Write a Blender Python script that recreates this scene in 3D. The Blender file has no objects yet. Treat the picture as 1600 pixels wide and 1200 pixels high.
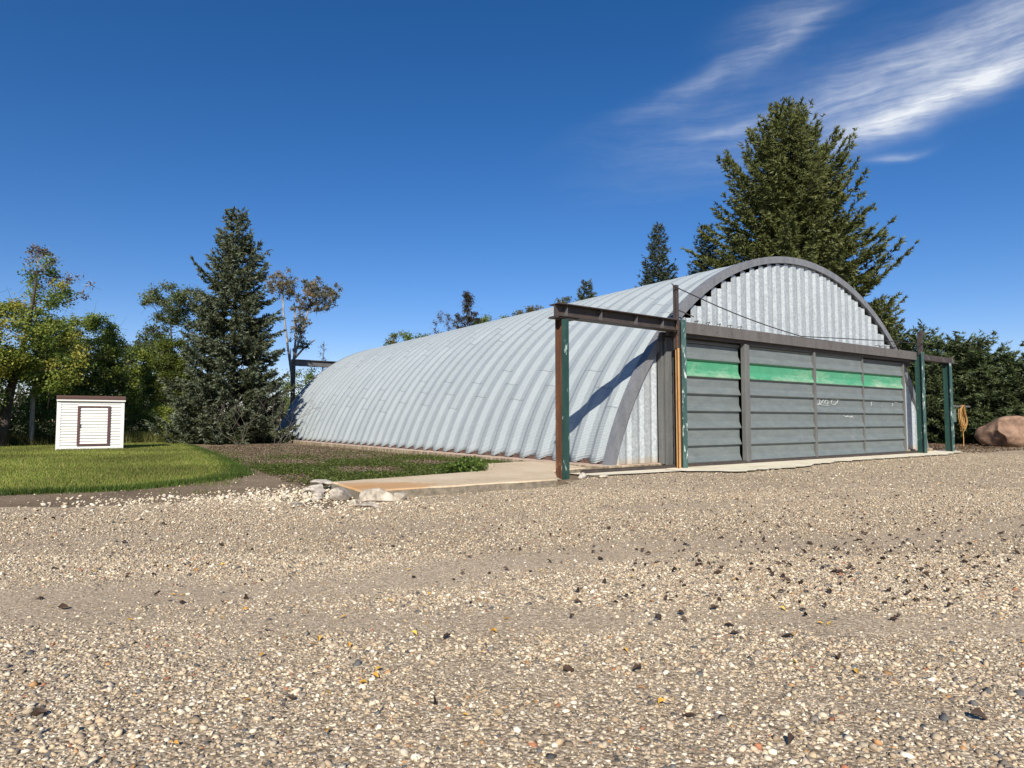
import bpy, math, random
import numpy as np
from mathutils import Vector, Matrix
R = math.radians
S = 0.61                      # lengths below are written in units of one roof rib (0.61 m)
scene = bpy.context.scene
COL = scene.collection

# ------------------------------------------------------------------ camera
CAM = np.array([-25.42, -15.19, 1.6]) * S
YAW, PITCH = 0.6086, 0.0572
cd = bpy.data.cameras.new("camera"); cam = bpy.data.objects.new("camera", cd); COL.objects.link(cam)
cd.sensor_width = 36; cd.lens = 36 * 1010.7 / 1600; cd.clip_start = 0.05; cd.clip_end = 3000
F = Vector((math.sin(YAW) * math.cos(PITCH), math.cos(YAW) * math.cos(PITCH), math.sin(PITCH)))
Rt = Vector((math.cos(YAW), -math.sin(YAW), 0)); Up = Rt.cross(F)
cam.matrix_world = Matrix(((Rt.x, Up.x, -F.x, CAM[0]), (Rt.y, Up.y, -F.y, CAM[1]), (Rt.z, Up.z, -F.z, CAM[2]), (0, 0, 0, 1)))
scene.camera = cam

# ------------------------------------------------------------------ light and exposure
SUN_AZ, SUN_EL = R(40), R(33.5)        # the light travels towards +y turned 40 degrees to +x
scene.view_settings.view_transform = 'Standard'; scene.view_settings.look = 'None'
scene.view_settings.exposure = 0.5; scene.view_settings.gamma = 1.0
sd = bpy.data.lights.new("sun", 'SUN'); sun = bpy.data.objects.new("sun", sd); COL.objects.link(sun)
sd.energy = 5.0; sd.angle = R(0.53); sd.color = (1.0, 0.92, 0.80)
tr = Vector((math.sin(SUN_AZ) * math.cos(SUN_EL), math.cos(SUN_AZ) * math.cos(SUN_EL), -math.sin(SUN_EL)))
sun.rotation_euler = tr.to_track_quat('-Z', 'Y').to_euler(); sun.location = (-20, -30, 30)

world = bpy.data.worlds.new("World"); scene.world = world; world.use_nodes = True


class NT:
    """small node-tree writer"""
    def __init__(s, tree):
        s.t = tree; tree.nodes.clear()

    def n(s, typ, ins=None, **props):
        nd = s.t.nodes.new(typ)
        for k, v in props.items(): setattr(nd, k, v)
        for k, v in (ins or {}).items():
            s.set(nd.inputs[k], v)
        return nd

    def set(s, sock, v):
        if isinstance(v, bpy.types.Node): v = v.outputs[0]
        if isinstance(v, bpy.types.NodeSocket): s.t.links.new(v, sock)
        else:
            if sock.type == 'RGBA' and not isinstance(v, (int, float)) and len(v) == 3: v = (*v, 1)
            sock.default_value = v

    def m(s, op, a, b=None, c=None, clamp=False):
        nd = s.t.nodes.new('ShaderNodeMath'); nd.operation = op; nd.use_clamp = clamp
        for i, v in enumerate((a, b, c)):
            if v is not None: s.set(nd.inputs[i], v)
        return nd.outputs[0]

    def mix(s, f, a, b, mode='MIX'):
        nd = s.t.nodes.new('ShaderNodeMix'); nd.data_type = 'RGBA'; nd.blend_type = mode
        s.set(nd.inputs[0], f); s.set(nd.inputs[6], a); s.set(nd.inputs[7], b)
        return nd.outputs[2]

    def ramp(s, f, stops, interp='LINEAR'):
        nd = s.t.nodes.new('ShaderNodeValToRGB'); cr = nd.color_ramp; cr.interpolation = interp
        while len(cr.elements) < len(stops): cr.elements.new(0.5)
        for e, (p, c) in zip(cr.elements, stops):
            e.position = p; e.color = (c, c, c, 1) if isinstance(c, (int, float)) else (*c, 1)
        s.set(nd.inputs[0], f)
        return nd.outputs[0]

    def noise(s, vec, scale, detail=4, rough=0.55, out=0, dist=0.0):
        nd = s.n('ShaderNodeTexNoise', {'Scale': scale, 'Detail': detail, 'Roughness': rough, 'Distortion': dist})
        if vec is not None: s.set(nd.inputs['Vector'], vec)
        return nd.outputs[out]

    def scale(s, vec, sc, loc=(0, 0, 0), rot=(0, 0, 0)):
        nd = s.n('ShaderNodeMapping'); s.set(nd.inputs[0], vec)
        nd.inputs['Scale'].default_value = sc; nd.inputs['Location'].default_value = loc; nd.inputs['Rotation'].default_value = rot
        return nd.outputs[0]


w = NT(world.node_tree)
sky = w.n('ShaderNodeTexSky', sky_type='NISHITA', sun_disc=False, sun_elevation=SUN_EL,
          sun_rotation=math.pi + SUN_AZ, altitude=800, air_density=1.0, dust_density=0.0, ozone_density=4.0)
geo = w.n('ShaderNodeTexCoord')
sep = w.n('ShaderNodeSeparateXYZ', {0: geo.outputs['Generated']})
az = w.m('ARCTAN2', sep.outputs[0], sep.outputs[1]); el = w.m('ARCSINE', sep.outputs[2])
p = w.n('ShaderNodeCombineXYZ', {0: az, 1: el, 2: 0.0}).outputs[0]
TH = 0.20                                              # the cirrus is combed along one direction
wn = w.noise(w.scale(p, (6, 9, 1), rot=(0, 0, -TH)), 1.0, 3, 0.5, out=1)
wv = w.n('ShaderNodeVectorMath', {0: wn, 1: (0.5, 0.5, 0.5)}, operation='SUBTRACT')
wv = w.n('ShaderNodeVectorMath', {0: wv.outputs[0], 'Scale': 0.05}, operation='SCALE')
pw = w.n('ShaderNodeVectorMath', {0: p, 1: wv.outputs[0]}, operation='ADD').outputs[0]
total = None
for (cx, cy, a, b, ang, amp) in (
        (1.20, .394, .12, .016, .20, .66), (1.135, .383, .05, .015, .12, .52), (1.26, .412, .08, .014, .18, .55),
        (1.149, .3465, .028, .0042, .05, .40), (0.945, .413, .045, .0075, .10, .26), (0.93, .482, .15, .014, .30, .20),
        (1.16, .442, .17, .024, .26, .26), (1.27, .448, .13, .030, .20, .40), (1.02, .535, .07, .018, .15, .20),
        (1.02, .505, .06, .016, .55, .20), (1.12, .43, .26, .05, .2, .16), (0.87, .42, .12, .03, .3, .06)):
    d = w.n('ShaderNodeVectorMath', {0: pw, 1: (cx, cy, 0)}, operation='SUBTRACT').outputs[0]
    ca, sa = math.cos(ang), math.sin(ang)
    s1 = w.n('ShaderNodeVectorMath', {0: d, 1: (ca / a, sa / a, 0)}, operation='DOT_PRODUCT').outputs['Value']
    s2 = w.n('ShaderNodeVectorMath', {0: d, 1: (-sa / b, ca / b, 0)}, operation='DOT_PRODUCT').outputs['Value']
    r2 = w.m('ADD', w.m('MULTIPLY', s1, s1), w.m('MULTIPLY', s2, s2))
    g = w.m('MULTIPLY', w.m('EXPONENT', w.m('MULTIPLY', r2, -1.0)), amp)
    total = g if total is None else w.m('ADD', total, g)
st = w.noise(w.scale(pw, (7, 75, 1), rot=(0, 0, -TH)), 1.0, 7, 0.62)
st2 = w.noise(w.scale(p, (22, 40, 1), rot=(0, 0, -TH)), 1.0, 5, 0.6)
stm = w.m('ADD', w.m('MULTIPLY', st, 1.3), w.m('MULTIPLY', st2, 0.6))
stm = w.ramp(w.m('MULTIPLY', stm, 0.62), [(0.36, 0.0), (0.52, 0.35), (0.76, 1.0)])
cloud = w.m('MULTIPLY', total, w.m('ADD', w.m('MULTIPLY', stm, 1.05), 0.17), clamp=True)
hs = w.n('ShaderNodeHueSaturation', {'Saturation': 1.28, 'Value': 1.0, 'Color': sky.outputs[0]})
skyc = w.mix(cloud, w.mix(1.0, hs.outputs[0], (1.22, 1.0, 1.10), 'MULTIPLY'), (8.2, 8.6, 9.2))
bg = w.n('ShaderNodeBackground', {'Color': skyc, 'Strength': 0.073})
w.n('ShaderNodeOutputWorld', {'Surface': bg.outputs[0]})


# ------------------------------------------------------------------ mesh helpers
class MB:
    def __init__(s): s.v = []; s.f = []; s.uv = None

    def add(s, vs, fs):
        o = len(s.v); s.v += [tuple(v) for v in vs]; s.f += [tuple(i + o for i in f) for f in fs]; return s

    def box(s, x0, x1, y0, y1, z0, z1):
        return s.add([(x0, y0, z0), (x1, y0, z0), (x1, y1, z0), (x0, y1, z0), (x0, y0, z1), (x1, y0, z1), (x1, y1, z1), (x0, y1, z1)],
                     [(3, 2, 1, 0), (4, 5, 6, 7), (0, 1, 5, 4), (1, 2, 6, 5), (2, 3, 7, 6), (3, 0, 4, 7)])

    def prism(s, prof, axis, a0, a1):
        """closed profile (list of 2D points) pushed along an axis"""
        n = len(prof)
        def P(p, a):
            return {'x': (a, p[0], p[1]), 'y': (p[0], a, p[1]), 'z': (p[0], p[1], a)}[axis]
        return s.add([P(p, a0) for p in prof] + [P(p, a1) for p in prof],
                     [(i, (i + 1) % n, (i + 1) % n + n, i + n) for i in range(n)] + [tuple(range(n))[::-1], tuple(range(n, 2 * n))])

    def tube(s, pts, rad, n=6):
        pts = [Vector(p) for p in pts]
        if not hasattr(rad, '__len__'): rad = [rad] * len(pts)
        vs = []; up = Vector((0.3, 0.2, 1)).normalized()
        for i, p in enumerate(pts):
            t = (pts[min(i + 1, len(pts) - 1)] - pts[max(i - 1, 0)]).normalized()
            a = t.cross(up)
            if a.length < 1e-3: a = t.cross(Vector((1, 0, 0)))
            a.normalize(); b = t.cross(a)
            vs += [p + (a * math.cos(2 * math.pi * k / n) + b * math.sin(2 * math.pi * k / n)) * rad[i] for k in range(n)]
        fs = [(i * n + k, i * n + (k + 1) % n, (i + 1) * n + (k + 1) % n, (i + 1) * n + k) for i in range(len(pts) - 1) for k in range(n)]
        fs += [tuple(range(n))[::-1], tuple(range((len(pts) - 1) * n, len(pts) * n))]
        return s.add(vs, fs)

    def grid(s, P):
        """P[i][j] points -> quads"""
        o = len(s.v); n, m = len(P), len(P[0])
        s.v += [tuple(q) for row in P for q in row]
        s.f += [(o + i * m + j, o + i * m + j + 1, o + (i + 1) * m + j + 1, o + (i + 1) * m + j) for i in range(n - 1) for j in range(m - 1)]
        return s


ORG = {}


def link(o, parent=None):
    COL.objects.link(o)
    if parent is not None: o.parent = parent
    return o


def tag(o, label=None, cat=None, group=None, kind=None):
    if label: o['label'] = label
    if cat: o['category'] = cat
    if group: o['group'] = group
    if kind: o['kind'] = kind
    return o


def thing(name, label, cat, loc=(0, 0, 0), group=None):
    o = bpy.data.objects.new(name, None); o.location = Vector(loc) * S; o.empty_display_size = 0.2
    link(o); ORG[o.name] = Vector(loc)
    return tag(o, label, cat, group)


def obj(name, mb, mat, parent=None, smooth=False, bevel=0.0, uv=None):
    me = bpy.data.meshes.new(name)
    og = ORG.get(parent.name, Vector((0, 0, 0))) if parent is not None else Vector((0, 0, 0))
    me.from_pydata([((v[0] - og.x) * S, (v[1] - og.y) * S, (v[2] - og.z) * S) for v in mb.v], [], mb.f)
    for mm in (mat if isinstance(mat, (list, tuple)) else [mat]): me.materials.append(mm)
    if uv is not None:
        lay = me.uv_layers.new(name='UVMap'); li = np.empty(len(me.loops), np.int32); me.loops.foreach_get('vertex_index', li)
        lay.data.foreach_set('uv', np.asarray(uv, np.float32)[li].ravel())
    if smooth: me.polygons.foreach_set('use_smooth', [True] * len(me.polygons))
    me.update()
    o = bpy.data.objects.new(name, me); link(o, parent); ORG[o.name] = og
    if bevel:
        b = o.modifiers.new('bevel', 'BEVEL'); b.width = bevel * S; b.segments = 2; b.limit_method = 'ANGLE'
    return o


def npmesh(name, V, T, mat, parent=None, col=None, smooth=False, k=3, loc=(0, 0, 0)):
    """big meshes from numpy arrays, in metres; T faces of k corners; col one colour per vertex"""
    V = np.asarray(V, np.float32) - np.asarray(loc, np.float32); T = np.asarray(T, np.int32)
    me = bpy.data.meshes.new(name); me.vertices.add(len(V)); me.vertices.foreach_set('co', V.ravel())
    me.loops.add(T.size); me.loops.foreach_set('vertex_index', T.ravel())
    me.polygons.add(len(T)); me.polygons.foreach_set('loop_start', np.arange(0, T.size, k, dtype=np.int32))
    me.polygons.foreach_set('loop_total', np.full(len(T), k, np.int32))
    if smooth: me.polygons.foreach_set('use_smooth', np.ones(len(T), bool))
    me.update(calc_edges=True)
    if col is not None:
        at = me.color_attributes.new('tint', 'FLOAT_COLOR', 'POINT')
        at.data.foreach_set('color', np.concatenate([col, np.ones((len(V), 1))], 1).astype(np.float32).ravel())
    me.materials.append(mat)
    o = bpy.data.objects.new(name, me); link(o, parent); ORG[o.name] = Vector((0, 0, 0))
    return o


def material(name, build):
    m = bpy.data.materials.new(name); m.use_nodes = True; t = NT(m.node_tree)
    oc = t.n('ShaderNodeTexCoord'); t.oc = oc.outputs['Object']; t.uv = oc.outputs['UV']
    t.gp = t.n('ShaderNodeNewGeometry').outputs['Position']
    r = build(t)
    if isinstance(r, dict):
        bs = t.n('ShaderNodeBsdfPrincipled')
        bump = r.pop('bump', None)
        for k, v in r.items(): t.set(bs.inputs[k], v)
        if bump is not None:
            h, strength, dist = bump
            t.set(bs.inputs['Normal'], t.n('ShaderNodeBump', {'Height': h, 'Strength': strength, 'Distance': dist}))
        r = bs.outputs[0]
    t.n('ShaderNodeOutputMaterial', {'Surface': r})
    return m


# ------------------------------------------------------------------ materials
def m_roof(t):
    sx = t.n('ShaderNodeSeparateXYZ', {0: t.uv}); u, v = sx.outputs[0], sx.outputs[1]     # u along the arc, v along the hangar (metres)
    rib = t.m('FLOOR', t.m('DIVIDE', v, S)); off = t.m('MULTIPLY', t.m('FRACT', t.m('MULTIPLY', rib, 0.37)), 0.5)
    pan = t.m('FLOOR', t.m('ADD', t.m('DIVIDE', u, 2.7), off))
    wnz = t.n('ShaderNodeTexWhiteNoise', {'Vector': t.n('ShaderNodeCombineXYZ', {0: rib, 1: pan, 2: 3.0})}, noise_dimensions='3D').outputs[0]
    fr = t.m('FRACT', t.m('ADD', t.m('DIVIDE', u, 2.7), off))
    seam = t.m('LESS_THAN', fr, 0.009)
    n1 = t.noise(t.gp, 1.3, 4, 0.6); n2 = t.noise(t.scale(t.uv, (1, 6, 1)), 9, 4, 0.65); sp = t.n('ShaderNodeTexVoronoi', {'Vector': t.gp, 'Scale': 60.0}).outputs['Color']
    val = t.m('ADD', t.m('MULTIPLY', wnz, 0.12), t.m('ADD', t.m('MULTIPLY', n1, 0.34), t.m('MULTIPLY', n2, 0.30)))
    c = t.ramp(val, [(0.18, (.30, .345, .362)), (0.42, (.38, .43, .446)), (0.65, (.46, .51, .525))])
    c = t.mix(t.m('MULTIPLY', t.n('ShaderNodeSeparateXYZ', {0: sp}).outputs[0], 0.16), c, (.62, .68, .70))
    ph = t.m('FRACT', t.m('DIVIDE', v, S)); lap = t.m('LESS_THAN', t.m('ABSOLUTE', t.m('SUBTRACT', ph, 0.855)), 0.014)
    c = t.mix(t.m('MULTIPLY', t.m('MAXIMUM', seam, t.m('MULTIPLY', lap, 0.8)), 0.55), c, (.13, .15, .16))
    stain = t.ramp(t.noise(t.scale(t.uv, (0.5, 5, 1), (3, 1, 0)), 1.5, 5, 0.7), [(0.58, 0.0), (0.78, 0.45)])
    c = t.mix(stain, c, (.28, .29, .29))
    fine = t.m('SINE', t.m('MULTIPLY', u, 2 * math.pi / 0.034))
    h = t.m('ADD', fine, t.m('MULTIPLY', n2, 1.2))
    return {'Base Color': c, 'Metallic': 0.25, 'Roughness': 0.52, 'bump': (h, 0.9, 0.005)}


def m_galv(t):
    vr = t.n('ShaderNodeTexVoronoi', {'Vector': t.gp, 'Scale': 26.0}); s = t.n('ShaderNodeSeparateXYZ', {0: vr.outputs['Color']}).outputs[0]
    n1 = t.noise(t.scale(t.gp, (4, 4, 0.6)), 1.0, 5, 0.65)
    c = t.ramp(t.m('ADD', t.m('MULTIPLY', s, 0.45), t.m('MULTIPLY', n1, 0.6)), [(0.25, (.31, .345, .36)), (0.5, (.385, .425, .44)), (0.8, (.48, .52, .535))])
    sz = t.n('ShaderNodeSeparateXYZ', {0: t.gp})
    low = t.ramp(t.m('SUBTRACT', sz.outputs[2], t.m('MULTIPLY', n1, 0.25)), [(0.03, 0.75), (0.16, 0.0)])
    c = t.mix(low, c, (.42, .36, .27))
    return {'Base Color': c, 'Metallic': 0.3, 'Roughness': 0.5, 'bump': (t.m('ADD', n1, t.m('MULTIPLY', s, 0.1)), 0.4, 0.004)}


def paint(c1, c2, c3, rough=0.55, metal=0.0, sc=(6, 6, 1.2), wear=None, w0=0.62, w1=0.7):
    def b(t):
        n1 = t.noise(t.scale(t.gp, sc), 1.0, 6, 0.65); n2 = t.noise(t.gp, 22, 4, 0.7)
        c = t.ramp(t.m('ADD', t.m('MULTIPLY', n1, 0.7), t.m('MULTIPLY', n2, 0.3)), [(0.3, c1), (0.5, c2), (0.72, c3)])
        if wear is not None:
            wn_ = t.noise(t.scale(t.gp, (9, 9, 3), (4, 2, 7)), 1.0, 6, 0.72)
            c = t.mix(t.ramp(wn_, [(w0, 0.0), (w1, 1.0)]), c, wear)
        return {'Base Color': c, 'Roughness': rough, 'Metallic': metal, 'bump': (n2, 0.25, 0.003)}
    return b


def m_greenstripe(t):
    s = t.n('ShaderNodeSeparateXYZ', {0: t.gp})
    n = t.noise(t.scale(t.gp, (5, 1, 16)), 1.0, 6, 0.7); n2 = t.noise(t.scale(t.gp, (14, 1, 3)), 1.0, 5, 0.7, out=0)
    c = t.mix(n2, (.03, .20, .10), (.09, .33, .19))
    big = t.noise(t.scale(t.gp, (0.9, 1, 2.2), (5.3, 0, 0)), 1.0, 3, 0.5)
    low = t.ramp(s.outputs[2], [(0.0, 0.0), (1.0, 0.0)])
    f = t.m('ADD', t.m('MULTIPLY', n, 0.6), t.m('MULTIPLY', big, 0.7))
    f = t.m('SUBTRACT', f, t.m('MULTIPLY', t.m('SUBTRACT', s.outputs[2], 2.0), 0.55))
    c = t.mix(t.ramp(f, [(0.56, 0.0), (0.86, 0.75)]), c, (.40, .46, .36))
    return {'Base Color': c, 'Roughness': 0.55}


def m_concrete(t):
    n1 = t.noise(t.gp, 1.1, 5, 0.6); n2 = t.noise(t.gp, 14, 6, 0.7); n3 = t.noise(t.gp, 90, 3, 0.6)
    c = t.ramp(t.m('ADD', t.m('MULTIPLY', n1, 0.5), t.m('MULTIPLY', n2, 0.5)), [(0.3, (.38, .29, .185)), (0.5, (.54, .43, .29)), (0.7, (.64, .54, .39))])
    # rust-orange stain near the outer end of the slab, one shape on the concrete
    d = t.n('ShaderNodeVectorMath', {0: t.gp, 1: (-20.2 * S, -2.0 * S, 0.1)}, operation='SUBTRACT').outputs[0]
    d = t.n('ShaderNodeVectorMath', {0: d, 1: (0.5, .9, 0.5)}, operation='MULTIPLY').outputs[0]
    ln = t.n('ShaderNodeVectorMath', {0: d}, operation='LENGTH').outputs['Value']
    ln = t.m('ADD', ln, t.m('MULTIPLY', t.noise(t.scale(t.gp, (2, 6, 2)), 1.0, 5, 0.7), 0.9))
    c = t.mix(t.ramp(ln, [(0.45, 0.85), (0.95, 0.5), (1.0, 0.0)]), c, (.46, .22, .055))
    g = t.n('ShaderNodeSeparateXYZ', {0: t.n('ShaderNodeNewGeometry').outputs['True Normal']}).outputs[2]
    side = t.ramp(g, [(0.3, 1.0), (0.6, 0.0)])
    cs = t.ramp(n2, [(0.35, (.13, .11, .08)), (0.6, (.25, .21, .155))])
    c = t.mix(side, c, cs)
    return {'Base Color': c, 'Roughness': 0.9, 'bump': (t.m('ADD', n2, t.m('MULTIPLY', n3, 0.5)), 0.5, 0.012)}


def m_foundation(t):
    n1 = t.noise(t.gp, 1.4, 5, 0.6); n2 = t.noise(t.scale(t.gp, (6, 6, 1.5)), 1.0, 6, 0.75)
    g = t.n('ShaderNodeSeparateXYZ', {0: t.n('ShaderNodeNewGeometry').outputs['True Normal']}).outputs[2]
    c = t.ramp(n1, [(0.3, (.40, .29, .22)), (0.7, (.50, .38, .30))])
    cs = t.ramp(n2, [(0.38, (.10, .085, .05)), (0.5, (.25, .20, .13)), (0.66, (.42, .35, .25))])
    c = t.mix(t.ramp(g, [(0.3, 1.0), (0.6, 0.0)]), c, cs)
    return {'Base Color': c, 'Roughness': 0.92, 'bump': (n2, 0.5, 0.015)}


def m_apron(t):
    n1 = t.noise(t.gp, 1.6, 6, 0.65); n2 = t.noise(t.gp, 25, 5, 0.7)
    c = t.ramp(t.m('ADD', t.m('MULTIPLY', n1, 0.6), t.m('MULTIPLY', n2, 0.4)), [(0.3, (.42, .36, .25)), (0.48, (.66, .60, .46)), (0.7, (.78, .73, .60))])
    gm = t.ramp(t.noise(t.scale(t.gp, (1.2, 5, 1), (1, 0, 0)), 1.0, 6, 0.75), [(0.56, 0.0), (0.68, 0.55)])
    d = t.n('ShaderNodeVectorMath', {0: t.gp, 1: (-6.5 * S, -2.4 * S, 0)}, operation='DISTANCE').outputs['Value']
    gm = t.m('MULTIPLY', gm, t.ramp(d, [(0.0, 1.0), (1.0, 0.0)]) if False else t.m('SUBTRACT', 1.0, t.m('DIVIDE', d, 2.6), clamp=True))
    c = t.mix(gm, c, (.10, .30, .12))
    return {'Base Color': c, 'Roughness': 0.9, 'bump': (t.m('ADD', n1, n2), 0.6, 0.01)}


def band_nodes(t):
    """wheel-worn bands of fines in the gravel; the same formula places the pebbles"""
    d = t.n('ShaderNodeVectorMath', {0: t.gp, 1: tuple(CAM)}, operation='SUBTRACT').outputs[0]
    a = t.n('ShaderNodeVectorMath', {0: d, 1: (math.sin(YAW), math.cos(YAW), 0)}, operation='DOT_PRODUCT').outputs['Value']
    l = t.n('ShaderNodeVectorMath', {0: d, 1: (math.cos(YAW), -math.sin(YAW), 0)}, operation='DOT_PRODUCT').outputs['Value']
    tot = None
    for (c0, k1, k2, wd, amp) in BANDS:
        cc = t.m('ADD', t.m('ADD', c0, t.m('MULTIPLY', l, k1)), t.m('MULTIPLY', t.m('SINE', t.m('MULTIPLY', l, 1.3)), k2))
        q = t.m('DIVIDE', t.m('SUBTRACT', a, cc), wd)
        g = t.m('MULTIPLY', t.m('EXPONENT', t.m('MULTIPLY', t.m('MULTIPLY', q, q), -1.0)), amp)
        tot = g if tot is None else t.m('MAXIMUM', tot, g)
    return tot


BANDS = [(4.45, 0.34, 0.22, 0.40, 0.9), (3.22, -0.05, 0.07, 0.22, 0.75), (6.6, 0.45, 0.15, 0.40, 0.6), (2.55, -0.25, 0.05, 0.10, 0.35), (8.6, 0.25, 0.2, 0.5, 0.6)]


def bands(a, l):
    m = np.zeros_like(a)
    for (c0, k1, k2, wd, amp) in BANDS:
        m = np.maximum(m, amp * np.exp(-((a - (c0 + l * k1 + k2 * np.sin(l * 1.3))) / wd) ** 2))
    return m


def m_gravel(t):
    b = band_nodes(t)
    b = t.m('MULTIPLY', b, t.ramp(t.noise(t.gp, 1.1, 5, 0.65), [(0.25, 0.55), (0.5, 1.0)]))
    wp = t.n('ShaderNodeVectorMath', {0: t.gp, 1: t.n('ShaderNodeVectorMath', {0: t.noise(t.gp, 60, 2, 0.5, out=1), 'Scale': 0.01}, operation='SCALE').outputs[0]}, operation='ADD').outputs[0]
    v1 = t.n('ShaderNodeTexVoronoi', {'Vector': wp, 'Scale': 70.0, 'Randomness': 1.0})
    v2 = t.n('ShaderNodeTexVoronoi', {'Vector': wp, 'Scale': 150.0, 'Randomness': 1.0})
    c1 = t.n('ShaderNodeSeparateXYZ', {0: v1.outputs['Color']}); c2 = t.n('ShaderNodeSeparateXYZ', {0: v2.outputs['Color']})
    stones = [(0.0, (.07, .06, .045)), (0.16, (.22, .175, .12)), (0.36, (.42, .33, .22)), (0.62, (.62, .50, .34)), (0.85, (.85, .75, .57)), (1.0, (.42, .28, .15))]
    k1 = t.ramp(c1.outputs[0], stones); k2 = t.ramp(c2.outputs[0], stones)
    k = t.mix(t.m('GREATER_THAN', c1.outputs[1], 0.55), k2, k1)
    gap = t.ramp(v1.outputs['Distance'], [(0.30, 0.0), (0.62, 0.6)])
    k = t.mix(gap, k, (.17, .125, .078))
    fines = t.ramp(t.noise(t.gp, 160, 4, 0.75), [(0.36, (.17, .13, .09)), (0.5, (.37, .295, .205)), (0.64, (.62, .52, .385))])
    col = t.mix(t.m('MULTIPLY', b, 0.55), k, fines)
    big = t.noise(t.gp, 0.45, 5, 0.6)
    col = t.mix(t.ramp(big, [(0.35, 0.22), (0.6, 0.0)]), col, (.15, .115, .08))
    h = t.m('SUBTRACT', t.m('MULTIPLY', t.noise(t.gp, 3.0, 4, 0.6), 0.9), t.m('MULTIPLY', t.m('MULTIPLY', v1.outputs['Distance'], t.m('SUBTRACT', 1.0, t.m('MULTIPLY', b, 0.8))), 0.9))
    return {'Base Color': col, 'Roughness': 0.9, 'Specular IOR Level': 0.25, 'bump': (h, 0.9, 0.007)}


def m_ground(t):
    n1 = t.noise(t.gp, 0.8, 6, 0.65); n2 = t.noise(t.gp, 18, 6, 0.7)
    c = t.ramp(t.m('ADD', t.m('MULTIPLY', n1, 0.5), t.m('MULTIPLY', n2, 0.5)), [(0.33, (.10, .072, .044)), (0.5, (.195, .145, .092)), (0.68, (.30, .23, .155))])
    v = t.n('ShaderNodeTexVoronoi', {'Vector': t.gp, 'Scale': 30.0}); vs = t.n('ShaderNodeSeparateXYZ', {0: v.outputs['Color']})
    st = t.m('MULTIPLY', t.m('GREATER_THAN', vs.outputs[0], 0.90), t.m('LESS_THAN', v.outputs['Distance'], 0.33))
    c = t.mix(t.m('MULTIPLY', st, 0.8), c, (.42, .36, .29))
    far = t.n('ShaderNodeVectorMath', {0: t.gp}, operation='LENGTH').outputs['Value']
    gr = t.ramp(t.noise(t.gp, 0.2, 6, 0.7), [(0.35, (.06, .075, .02)), (0.65, (.16, .14, .06))])
    c = t.mix(t.m('DIVIDE', t.m('SUBTRACT', far, 32), 10, clamp=True), c, gr)
    return {'Base Color': c, 'Roughness': 0.95, 'Specular IOR Level': 0.2, 'bump': (t.m('ADD', n2, t.m('MULTIPLY', n1, 2)), 0.9, 0.03)}


def m_lawn(t):
    n1 = t.noise(t.scale(t.gp, (0.35, 1.1, 1), rot=(0, 0, 0.6)), 1.0, 4, 0.6); n2 = t.noise(t.gp, 26, 6, 0.8)
    c = t.ramp(t.m('ADD', t.m('MULTIPLY', n1, 0.45), t.m('MULTIPLY', n2, 0.55)), [(0.33, (.06, .09, .015)), (0.5, (.12, .165, .03)), (0.7, (.19, .23, .055))])
    return {'Base Color': c, 'Roughness': 0.9, 'Specular IOR Level': 0.15, 'bump': (n2, 1.0, 0.04)}


def foliage(rough=0.6, trans=0.35, spec=0.3):
    def b(t):
        a = t.n('ShaderNodeAttribute', attribute_name='tint').outputs['Color']
        bs = t.n('ShaderNodeBsdfPrincipled', {'Base Color': a, 'Roughness': rough, 'Specular IOR Level': spec})
        tl = t.n('ShaderNodeBsdfTranslucent', {'Color': t.mix(1.0, a, (1.25, 1.2, 0.55), 'MULTIPLY')})
        return t.n('ShaderNodeMixShader', {0: trans, 1: bs.outputs[0], 2: tl.outputs[0]}).outputs[0]
    return b


def m_tint(rough=0.8):
    def b(t):
        a = t.n('ShaderNodeAttribute', attribute_name='tint').outputs['Color']
        n = t.noise(t.oc, 180, 3, 0.6)
        return {'Base Color': t.mix(t.m('MULTIPLY', n, 0.5), a, t.mix(1.0, a, (.6, .58, .55), 'MULTIPLY')), 'Roughness': rough, 'Specular IOR Level': 0.3}
    return b


def bark(c1, c2):
    def b(t):
        n = t.noise(t.scale(t.gp, (9, 9, 2)), 1.0, 6, 0.7)
        return {'Base Color': t.ramp(n, [(0.35, c1), (0.65, c2)]), 'Roughness': 0.9, 'bump': (n, 0.7, 0.02)}
    return b


def m_boulder(t):
    n1 = t.noise(t.gp, 1.6, 6, 0.65, dist=0.4); n2 = t.noise(t.gp, 30, 5, 0.7)
    c = t.ramp(t.m('ADD', t.m('MULTIPLY', n1, 0.65), t.m('MULTIPLY', n2, 0.35)), [(0.36, (.07, .045, .03)), (0.46, (.19, .115, .075)), (0.56, (.30, .19, .13)), (0.70, (.42, .31, .23))])
    return {'Base Color': c, 'Roughness': 0.85, 'bump': (t.m('ADD', n1, t.m('MULTIPLY', n2, 0.3)), 1.0, 0.09)}


def m_rock(t):
    n1 = t.noise(t.gp, 7, 6, 0.7)
    return {'Base Color': t.ramp(n1, [(0.33, (.17, .145, .115)), (0.5, (.42, .37, .30)), (0.68, (.66, .62, .54))]), 'Roughness': 0.9, 'bump': (t.noise(t.gp, 30, 5, 0.7), 0.7, 0.01)}


def m_siding(t):
    n = t.noise(t.scale(t.gp, (1, 1, 10)), 1.0, 5, 0.6)
    return {'Base Color': t.ramp(n, [(0.3, (.64, .62, .585)), (0.6, (.74, .725, .69))]), 'Roughness': 0.6}


def m_shingle(t):
    n = t.noise(t.gp, 40, 3, 0.7)
    return {'Base Color': t.ramp(n, [(0.3, (.05, .025, .020)), (0.7, (.10, .052, .042))]), 'Roughness': 0.85}


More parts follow.
